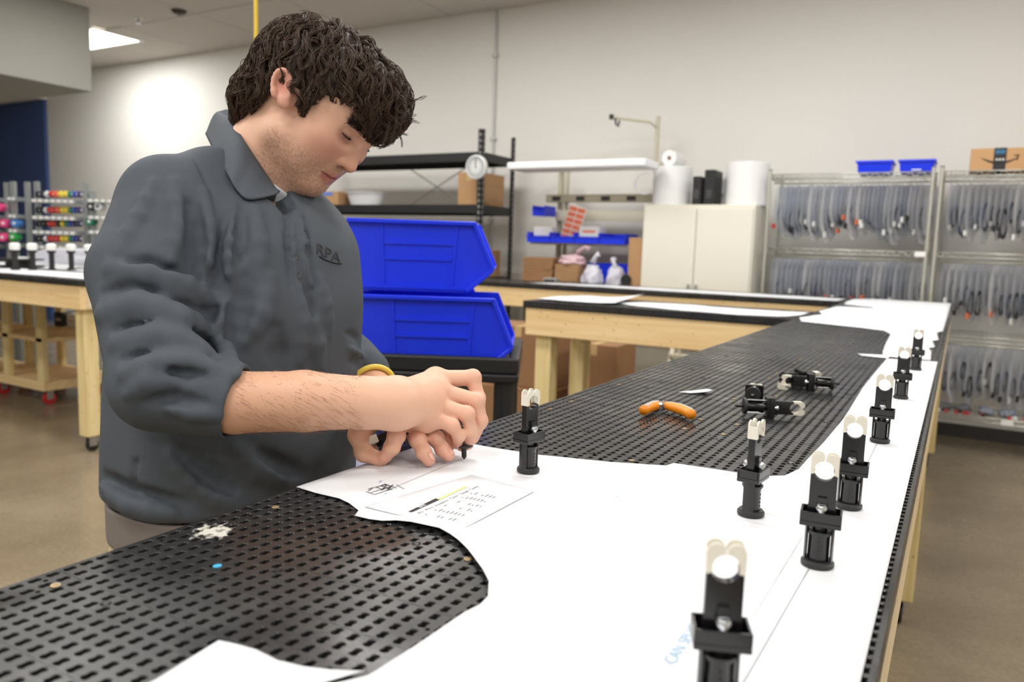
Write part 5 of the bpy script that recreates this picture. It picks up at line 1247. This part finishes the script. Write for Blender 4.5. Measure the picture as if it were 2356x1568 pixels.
# skin tone per vertex: stubble, lips, flushed cheeks and knuckles; shade painted into nostrils, mouth line and lid slit
def skin_colour(V):
    q = toH(V); base = np.array(lin((224, 178, 152))); col = np.tile(base, (len(V), 1)); isH = (ln(V-HO) < .19)
    g_ = lambda c, r: np.exp(-((((q-np.array(c))/np.array(r))**2).sum(1)))
    def mixc(rgb, w_): nonlocal col; w_ = np.clip(w_*isH, 0, 1)[:, None]; col = col*(1-w_)+np.array(lin(rgb))*w_
    s = q.copy(); q = s; q = q.copy(); q[:, 1] = np.abs(q[:, 1])
    mixc((218, 140, 126), .8*g_((.085, .04, -.015), (.03, .022, .022)))
    mixc((214, 138, 116), .6*g_((.117, 0, -.026), (.012, .014, .012)))
    mixc((206, 128, 118), .7*g_((.015, .085, .015), (.03, .012, .035)))
    st = np.clip((-.028-q[:, 2])/.02, 0, 1)*np.clip((q[:, 0]-.012)/.02, 0, 1)*np.clip((q[:, 2]+.125)/.02, 0, 1); st = st*(.55+.25*rng.normal(size=len(st)).clip(-1.5, 1.5))
    mixc((146, 112, 94), .66*st); mixc((150, 112, 92), .35*g_((.098, 0, -.038), (.012, .022, .006)))
    mixc((196, 118, 110), .85*np.clip(1.3-np.abs(q[:, 2]+.0560-.1*q[:, 1]*0)/.0085, 0, 1)*(q[:, 0] > .088)*(q[:, 1] < .021))
    mixc((96, 50, 44), .9*np.clip(1.2-np.abs(q[:, 2]+.0552-.10*q[:, 1])/.0014, 0, 1)*(q[:, 0] > .085)*(q[:, 1] < .024))
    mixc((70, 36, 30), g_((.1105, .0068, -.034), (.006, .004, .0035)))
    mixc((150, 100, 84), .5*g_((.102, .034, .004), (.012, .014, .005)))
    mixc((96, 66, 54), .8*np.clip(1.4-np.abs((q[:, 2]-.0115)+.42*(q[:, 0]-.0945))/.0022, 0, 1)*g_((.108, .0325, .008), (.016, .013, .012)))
    # hands: pinker knuckles and finger ends
    w_ = np.zeros(len(V))
    for v in list(RP.values())+list(LP.values()):
        for j, r_ in ((0, .014), (1, .012), (3, .016)): w_ = np.maximum(w_, np.exp(-((V-v[j])**2).sum(1)/r_**2))
    w_ = (.5*w_*(~isH))[:, None]; col = col*(1-w_)+np.array(lin((232, 160, 144)))*w_
    hp = np.concatenate([np.array(v) for v in RP.values()]); far = np.sqrt(((V-Rwr)**2).sum(1)); k = (np.clip((far-.02)/.2, 0, 1)*(~isH)*(V[:, 0] < Rwr[0]))[:, None]*.5
    col = col*(1-k)+np.array(lin((200, 146, 106)))*k
    return col
ca = body.color_attributes.new('skin', 'FLOAT_COLOR', 'POINT'); cc = np.ones((len(Vb), 4), np.float32); cc[:, :3] = skin_colour(Vb); ca.data.foreach_set('color', cc.ravel())
m_skin = mat('skin', (206, 160, 132), .48, spec=.4, sss=.12, attr='skin', bump=.05, bscale=420)
link('body', body, m_skin, man)
# eyes
for sg in (-1, 1):
    c = fromH((.0945, sg*.0325, .0115)); bm = bmesh.new(); bmesh.ops.create_uvsphere(bm, u_segments=20, v_segments=14, radius=.0129); me = bpy.data.meshes.new('eyeball'); bm.to_mesh(me); bm.free(); me.shade_smooth()
    o = link('eyeball', me, mat('eye_white', (150, 140, 134), .35), man); o.location = c-MO
    gz = hf*.80-hu*.58; gz /= np.linalg.norm(gz); mm = Vector(gz).to_track_quat('Z', 'Y').to_matrix().to_4x4()
    MB().lathe([(.0062, .0112), (.0052, .0122), (.001, .0131)], 18, mm).build('iris', mat('iris', (40, 34, 30), .3), o, smooth=True)
# shirt
m_shirt = mat('grey_knit', (77, 83, 91), .75, spec=.25, var=.03, vscale=60, bump=.08, bscale=900)
V5, F5 = surfnet(f_shirt, (-1.10, .38, .86), (-.44, 1.14, 1.52), .0042)
skin_link('polo_shirt', V5, F5, m_shirt)
# trousers, belt, shoes
def f_trou(p):
    d = torso(p, .014, .80, .984)
    for L_ in (LEGR, LEGL): d = smin(d, chain(p, L_, [.086, .080, .075], .03), .03)
    d = d+.004*np.sin(p[:, 2]*46+p[:, 0]*20)*np.sin(p[:, 1]*25); return smax(d, .075-p[:, 2], .004)
V6, F6 = surfnet(f_trou, (-1.12, .43, .05), (-.62, 1.06, 1.02), .009)
skin_link('trousers', V6, F6, mat('khaki', (186, 168, 130), .8, bump=.1, bscale=500))
def f_belt(p): return smax(smax(torso(p, .006, .80, 1.2), -torso(p, .013, .7, 1.3), .001), np.abs(p[:, 2]-.960)-.025, .003)
V7, F7 = surfnet(f_belt, (-1.06, .49, .91), (-.66, .97, 1.01), .0045)
skin_link('belt', V7, F7, mat('grey_belt', (118, 110, 106), .6))
def f_shoe(p, c):
    q = p-c; d = smin(ell(q, (.03, 0, .05), (.085, .045, .05)), ell(q, (.12, 0, .035), (.08, .047, .036)), .03); return smax(smin(d, cone(q, (-.02, 0, .05), (-.02, 0, .11), .045, .042), .02), -q[:, 2], .004)
for L_, nm in ((LEGR, 'shoe'), (LEGL, 'shoe')):
    c = np.array((L_[2][0]-.02, L_[2][1], .001)); Vs, Fs = surfnet(lambda p: f_shoe(p, c), c+np.array((-.1, -.09, -.03)), c+np.array((.24, .09, .17)), .006); skin_link('shoe', Vs, Fs, mat('brown_shoe', (70, 52, 40), .5))
# ---- collar, undershirt, buttons, embroidered mark
def spl(P, n):
    P = np.array(P, float); t = np.linspace(0, len(P)-1, n); out = []
    for u in t:
        i = min(int(u), len(P)-2); f = u-i; p0, p1, p2, p3 = P[max(i-1, 0)], P[i], P[i+1], P[min(i+2, len(P)-1)]
        out.append(.5*((2*p1)+(p2-p0)*f+(2*p0-5*p1+4*p2-p3)*f*f+(3*p1-p0-3*p2+p3)*f**3))
    return np.array(out)
def near(fn, px, py, lift, fall):
    h = hit(fn, px, py); d = dep(h) if h is not None else fall
    if abs(d-fall) > .09: d = fall
    return A3(px, py, d-lift)
Tn = [A3(499, 262, 1.175), A3(526, 279, 1.12)]+[near(f_head, x, y, .006, f_) for x, y, f_ in ((555, 324, 1.08), (585, 370, 1.06), (616, 416, 1.05), (636, 444, 1.04))]
En = [A3(474, 308, 1.175), A3(494, 350, 1.075)]+[near(f_shirt, x, y, .007, f_) for x, y, f_ in ((524, 402, 1.03), (547, 439, 1.015), (575, 458, 1.01), (637, 445, 1.04))]
Tf = [A3(499, 262, 1.175), A3(540, 262, 1.225), A3(610, 330, 1.25), A3(655, 400, 1.21), A3(672, 440, 1.13), A3(668, 452, 1.09)]
Ef = [A3(474, 308, 1.175), A3(520, 320, 1.27), A3(610, 390, 1.30), A3(672, 440, 1.25), A3(705, 462, 1.17), A3(682, 470, 1.10)]
def collar_grid(Tp, Ep, flip):
    n, m_ = 40, 9; Ts, Es = spl(Tp, n), spl(Ep, n); V, F = [], []; ctr = (Ts.mean(0)+np.array(Tf[2]))/2
    for i in range(n):
        out = Ts[i]-NECK1; out = out/np.linalg.norm(out); inn = Ts[i]-out*.010-np.array((0, 0, .03))
        row = [inn, (inn+Ts[i])/2-out*.004]
        for j in range(m_):
            t = j/(m_-1); q = Ts[i]*(1-t)+Es[i]*t; row.append(q+(out*.6+hu*.4)*.009*math.sin(math.pi*min(1, t*1.15))*(1-.5*t)+hu*.003*(1-t))
        V += row
    k = m_+2
    for i in range(n-1):
        for j in range(k-1): q = (i*k+j, (i+1)*k+j, (i+1)*k+j+1, i*k+j+1); F.append(q[::-1] if flip else q)
    return np.array(V), np.array(F)
Va, Fa = collar_grid(Tn, En, False); Vb2, Fb2 = collar_grid(Tf, Ef, True)
o = skin_link('collar', np.concatenate([Va, Vb2]), np.concatenate([Fa, Fb2+len(Va)]), mat('collar_knit', (84, 90, 98), .75, spec=.25, bump=.1, bscale=700))
so = o.modifiers.new('thickness', 'SOLIDIFY'); so.thickness = .003; so.offset = 0
def f_under(p): return smax(f_head(p)-.0035, (p-A3(617, 413, 1.06))@(cR*.6+cU*.8), .003) if False else smax(smax(f_head(p)-.0035, (p-A3(617, 413, 1.06))@(cR*.6+cU*.8), .003), -((p-A3(598, 420, 1.06))@cR), .003)
V8, F8 = surfnet(f_under, NECK1-.13, NECK1+.13, .004); skin_link('undershirt', V8, F8, mat('white_cotton', (214, 218, 228), .8, bump=.1, bscale=600))
for px, py in ((681, 590), (687, 632)):
    h = hit(f_shirt, px, py); n_ = Vector(CAM-h).normalized(); mm = T(*(Vector(h-MO)+n_*.0005)) @ n_.to_track_quat('Z', 'Y').to_matrix().to_4x4()
    MB().lathe([(.0042, 0), (.0048, .0008), (.0042, .0016), (.0025, .0012)], 14, mm).build('button', mat('grey_button', (70, 74, 80), .4), man, smooth=True, angle=40)
ha, hb, hc = hit(f_shirt, 727, 582), hit(f_shirt, 784, 606), hit(f_shirt, 748, 552)
if ha is not None and hb is not None and hc is not None:
    ux = Vector(hb-ha); Lx = ux.length; ux.normalize(); uy = Vector(hc-ha); uy = (uy-ux*uy.dot(ux)).normalized(); uz = ux.cross(uy)
    c = bpy.data.curves.new('shirt_logo', 'FONT'); c.body = 'RPA'; c.size = .024; c.shear = .15; c.extrude = .0004; o = bpy.data.objects.new('tmp_logo', c); COL.objects.link(o); bpy.context.view_layer.update()
    me = bpy.data.meshes.new_from_object(o.evaluated_get(bpy.context.evaluated_depsgraph_get())); bpy.data.objects.remove(o)
    wmax = max(v.co.x for v in me.vertices); mm = Matrix((tuple(ux), tuple(uy), tuple(uz))).transposed()
    Q_ = [Vector(ha)+ux*(v.co.x/wmax*Lx)+uy*v.co.y for v in me.vertices]; C_ = [RWC.T @ (np.array(q)-CAM) for q in Q_]
    H_ = hits(f_shirt, [(IW/2+FPX*c_[0]/-c_[2], IH/2-FPX*c_[1]/-c_[2]) for c_ in C_])
    for v, h in zip(me.vertices, H_): v.co = Vector(h)+(Vector(CAM)-Vector(h)).normalized()*(.0012+v.co.z)-Vector(MO)
    me.materials.clear(); link('shirt_logo', me, mat('black_thread', (26, 26, 28), .6), man)
    P_ = [hit(f_shirt, *q) for q in ((736, 590), (750, 598), (768, 604), (786, 606))]
    MB().tube([tuple(q-MO+cB*.0012) for q in P_ if q is not None], .0011, 6).build('logo_underline', mat('black_thread', (0, 0, 0)), man, smooth=True)

# ---- hair: a dark volume and many wavy locks lying over it
def hv0(q):
    d = ell(q, (.020, 0, .038), (.104, .085, .083))
    d = smin(d, ell(q, (.086, -.002, .070), (.046, .066, .042)), .02)
    d = smin(d, ell(q, (.108, -.004, .062), (.026, .052, .034)), .015)
    return smin(d, ell(q, (-.038, 0, -.030), (.042, .058, .044)), .025)
HL = np.array([(-.2, -.075), (-.07, -.070), (-.03, -.050), (-.012, -.030), (.0, .006), (.010, .018), (.036, .016), (.044, .000), (.058, .002), (.066, .034), (.09, .040), (.105, .050), (.2, .050)])
def hv(q):
    d = hv0(q); hl_ = np.interp(q[:, 0]+.004*np.sin(q[:, 1]*90), HL[:, 0], HL[:, 1])
    w_ = .0035*np.sin(q[:, 0]*95+2.2*np.sin(q[:, 2]*60+q[:, 1]*40))*np.sin(q[:, 1]*80+q[:, 2]*70)+.002*np.sin(q[:, 0]*210+q[:, 2]*180+q[:, 1]*60)
    return smax(d+w_, hl_-q[:, 2], .005)
V9, F9 = surfnet(lambda p: hv(toH(p)), HO-.2, HO+np.array((.2, .2, .2)), .0034)
m_hair = mat('dark_brown_hair', (52, 40, 33), .55, spec=.3, var=.25, vscale=90)
hair = skin_link('hair', V9, F9, m_hair)
def grad(fn, q, e=.0015): return np.stack([fn(q+np.eye(3)[i]*e)-fn(q-np.eye(3)[i]*e) for i in range(3)], 1)/(2*e)
qs = toH(V9); g0 = rng.integers(0, len(qs), 6000); qs = qs[g0]; qs = qs[(hv0(qs) > -.006)]
NG, NC, NS = 620, 12, 15
qs = qs[:NG]; NG = len(qs); crown = np.array((-.030, .01, .125))
pos = qs.copy(); path = [pos.copy()]; ph = rng.uniform(0, 6.28, NG); fr = rng.uniform(.45, .85, NG); amp = rng.uniform(.35, 1.1, NG); lay = rng.uniform(.000, .007, NG); ln_ = rng.uniform(.7, 1.25, NG)*.0042
frontq = np.clip((qs[:, 0]-.02)/.08, 0, 1)
lim = np.interp(qs[:, 0], [-.1, -.02, .0, .03, .055, .07, .1, .14], [-.08, -.06, .0, .012, -.004, .02, .018, .012])
for s in range(NS-1):
    n_ = grad(hv0, pos); n_ /= np.maximum(ln(n_), 1e-6)[:, None]
    w_ = pos-crown; w_ /= np.maximum(ln(w_), .02)[:, None]
    side = np.clip(np.abs(pos[:, 1])/.08, 0, 1)
    w_ = w_+np.stack([.55*frontq+.25*side*(pos[:, 0] > -.04), -.10*frontq, -.30-.55*side-.35*(pos[:, 0] > .10)], 1)
    w_ -= n_*(w_*n_).sum(1)[:, None]; w_ /= np.maximum(ln(w_), 1e-6)[:, None]; b_ = np.cross(n_, w_)
    stp = w_+b_*(amp*np.sin(ph+fr*s))[:, None]; stp /= ln(stp)[:, None]
    new = pos+stp*ln_[:, None]; d = hv0(new); tgt = lay+.0030*np.sin(ph*1.7+s*.55)*amp+.0012
    tgt = tgt+np.where(s > 10, .0025*(s-10)/4*(amp > .8), 0)
    new = new-n_*(d-tgt)[:, None]*.6
    lim = np.interp(new[:, 0], [-.1, -.02, -.004, .012, .034, .046, .056, .068, .10, .112, .122, .15], [-.08, -.06, -.01, .012, .012, .000, -.008, .030, .044, .040, .018, .012])
    stop = (new[:, 2] < lim) & (pos[:, 0] > -.02); new[stop] = pos[stop]+(stp*ln_[:, None]*.03)[stop]
    pos = new; path.append(pos.copy())
path = np.stack(path, 1)                                   # guides x steps x 3
# a few loose wisps at the fringe and nape
wis = []
for k in range(26):
    r0 = np.array((.128+rng.uniform(-.012, .012), rng.uniform(-.05, .02), .078+rng.uniform(-.03, .02))); dr = np.array((.75, rng.uniform(-.3, .3), rng.uniform(-.9, .5))); dr /= np.linalg.norm(dr); c_ = np.array((-.2, 0, -.9 if k % 2 else .35))
    wis.append(np.array([r0+dr*.0026*s+c_*.00012*s*s for s in range(NS)]))
allp = np.concatenate([path, np.array(wis)]); NA = len(allp)
off = rng.normal(size=(NA, NC, 1, 3))*.0017; tt = np.linspace(0, 1, NS)[None, None, :, None]
wv = .0008*np.sin(tt*rng.uniform(6, 16, (NA, NC, 1, 1))+rng.uniform(0, 6, (NA, NC, 1, 3)))
st_ = allp[:, None]+off*(1.25-.75*tt)+wv
is_w = np.arange(NA) >= NG
st_ = np.concatenate([st_[:NG].reshape(-1, NS, 3), st_[NG:, :5].reshape(-1, NS, 3)])
def strands_mesh(name, S_, r0, r1):
    N, K = S_.shape[:2]; tg = np.gradient(S_, axis=1); tg /= np.maximum(ln(tg), 1e-9)[..., None]; up = np.cross(tg, np.array((.31, .52, .79))); up /= np.maximum(ln(up), 1e-9)[..., None]; bt = np.cross(tg, up)
    R_ = (r0+(r1-r0)*np.linspace(0, 1, K)**1.5)[None, :, None]; ring_ = np.stack([S_+(up*math.cos(a)+bt*math.sin(a))*R_ for a in (0, 2.094, 4.189)], 2)
    V = ring_.reshape(-1, 3); i = np.arange(N)[:, None, None]*K*3; j = np.arange(K-1)[None, :, None]*3; a = np.arange(3)[None, None, :]; b = (a+1) % 3
    F = np.stack([i+j+a, i+j+b, i+j+3+b, i+j+3+a], -1).reshape(-1, 4); return V, F
Vh, Fh = strands_mesh('hair_strands', HO+st_ @ HM3, .00062, .00022)
o = skin_link('hair_strands', Vh, Fh, mat('hair_strand', (76, 58, 46), .46, spec=.35), hair); o['kind'] = 'stuff'
# eyebrows
NB = 700; tb = rng.random(NB); sgb = np.where(np.arange(NB) % 2, 1., -1.)
q = np.stack([.1205-.016*tb-.004*tb*tb, sgb*(.012+.036*tb), .0275+.010*tb-.008*tb*tb], 1)+rng.normal(size=(NB, 3))*np.array((.0008, .001, .0018))
for _ in range(3): q = q-grad(head_local, q)*(head_local(q)-.0008)[:, None]
dr = np.stack([np.full(NB, -.35), sgb*.85, .35+.3*rng.normal(size=NB)], 1); dr /= ln(dr)[:, None]
eb = np.stack([q+dr*.0022*s+np.array((.0002*s, 0, 0)) for s in range(5)], 1)
Ve, Fe = strands_mesh('eyebrows', HO+np.array(eb) @ HM3, .0004, .0002); skin_link('eyebrows', Ve, Fe, m_hair)['kind'] = 'stuff'
# eyelashes along the lowered lids
ls = []
for sg in (-1, 1):
    for k in range(46):
        sy_ = -.0115+.023*k/45; x_ = math.sqrt(max(1e-6, .0143**2-sy_**2)); ca_, sa_ = math.cos(math.radians(-24)), math.sin(math.radians(-24))
        q = np.array((.0945+x_*ca_, sg*(.0325+sy_), .0115+x_*sa_)); dr = np.array((.75, sg*.25*sy_/.0115, -.62)); ls.append(np.array([q+dr*.0013*s+np.array((0, 0, .00012*s*s)) for s in range(5)]))
Vl, Fl = strands_mesh('eyelashes', HO+np.array(ls) @ HM3, .00045, .00015); skin_link('eyelashes', Vl, Fl, m_hair)['kind'] = 'stuff'
# fine hair on the forearm
a = A3(560, 925, .874); b = A3(850, 926, .9); axd = (b-a)/np.linalg.norm(b-a); NF = 420
tv = rng.uniform(.02, .95, NF)[:, None]; an = rng.uniform(-1.5, 1.6, NF)[:, None]; dv_ = cU*np.sin(an)+cB*np.cos(an); q = a+(b-a)*tv+dv_*.045
for _ in range(6): q = q-grad(f_rh, q)*(f_rh(q)-.0003)[:, None]
dr = axd*.8-cU*.5*np.cos(an)+dv_*.12+rng.normal(size=(NF, 3))*.15
fh = np.stack([q+dr*.0024*s-dv_*.00010*s*s for s in range(6)], 1)
Vf, Ff = strands_mesh('forearm_hair', fh, .00012, .00006); o = skin_link('forearm_hair', Vf, Ff, mat('arm_hair', (150, 106, 76), .5)); o['kind'] = 'stuff'
# finger nails on the visible finger ends
for P_, keys in ((LP, 'mr'), (RP, 'rl')):
    for k in keys:
        tip, prev = P_[k][3], P_[k][2]; ax = (tip-prev)/np.linalg.norm(tip-prev); up = np.array((0, 0, 1.)) if P_ is LP else cB*.8+cR*.5; up = up-ax*(up@ax); up /= np.linalg.norm(up); sd = np.cross(ax, up); V, F = [], []; fn = f_lh if P_ is LP else f_rh
        for i in range(6):
            for j in range(5):
                q = tip+ax*(-.006+.011*i/5)+sd*(.0045*(j/2-1))*(1 if i < 4 else .85)+up*.012; q = q[None]
                for _ in range(5): q = q-up[None]*(fn(q)-.0004)[:, None]*.8
                V.append(q[0])
        for i in range(5):
            for j in range(4): F.append((i*5+j, i*5+j+1, (i+1)*5+j+1, (i+1)*5+j))
        o = skin_link('fingernail', np.array(V), np.array(F), mat('nail', (226, 172, 156), .3)); so = o.modifiers.new('t', 'SOLIDIFY'); so.thickness = .0004
# wristband
wc = A3(857, 893, 1.155); wa = Vector(Lwr-Lel).normalized(); u_ = wa.cross(Vector((0, 0, 1))).normalized(); v_ = u_.cross(wa)
bd = MB(); ring2 = [Vector(wc-MO)+(u_*math.cos(a)*.0345+v_*math.sin(a)*.0345) for a in np.linspace(0, 2*math.pi, 41)[:-1]]
bd.tube([tuple(q) for q in ring2], .0042, 8, closed=True).build('wristband', mat('yellow_band', (236, 206, 84), .4), man, smooth=True)

# ---------------------------------------------------------------- push pin under the right hand, holder in the left hand
pin = thing('push_pin', 'black plastic locating pin pressed into the drawing by the hand', 'pin', tuple(PIN)); pin.rotation_euler = (0, math.radians(-3), 0)
MB().lathe([(.0006, 0), (.0032, .0035), (.0032, .0155), (.0105, .0160), (.0118, .0172), (.0112, .0188), (.006, .0205), (.0035, .026), (.0035, .036)], 24).build('pin_body', m_abs2, pin, smooth=True, angle=40)
MB().lathe([(.0045, .036), (.0055, .038), (.0055, .042), (.003, .043)], 16).build('knob', m_abs2, pin, smooth=True, angle=40)
a_, b_ = A3(940, 990, dL+.03), A3(846, 1022, dL+.012); dv = Vector(b_-a_).normalized(); mq = dv.to_track_quat('Z', 'Y').to_matrix().to_4x4() @ Matrix.Rotation(.7, 4, 'Z')
holder(tuple(Vector(b_)-dv*.094), mq.to_euler(), 'black holder with white jaw held between fingers of the left hand', spike=False)
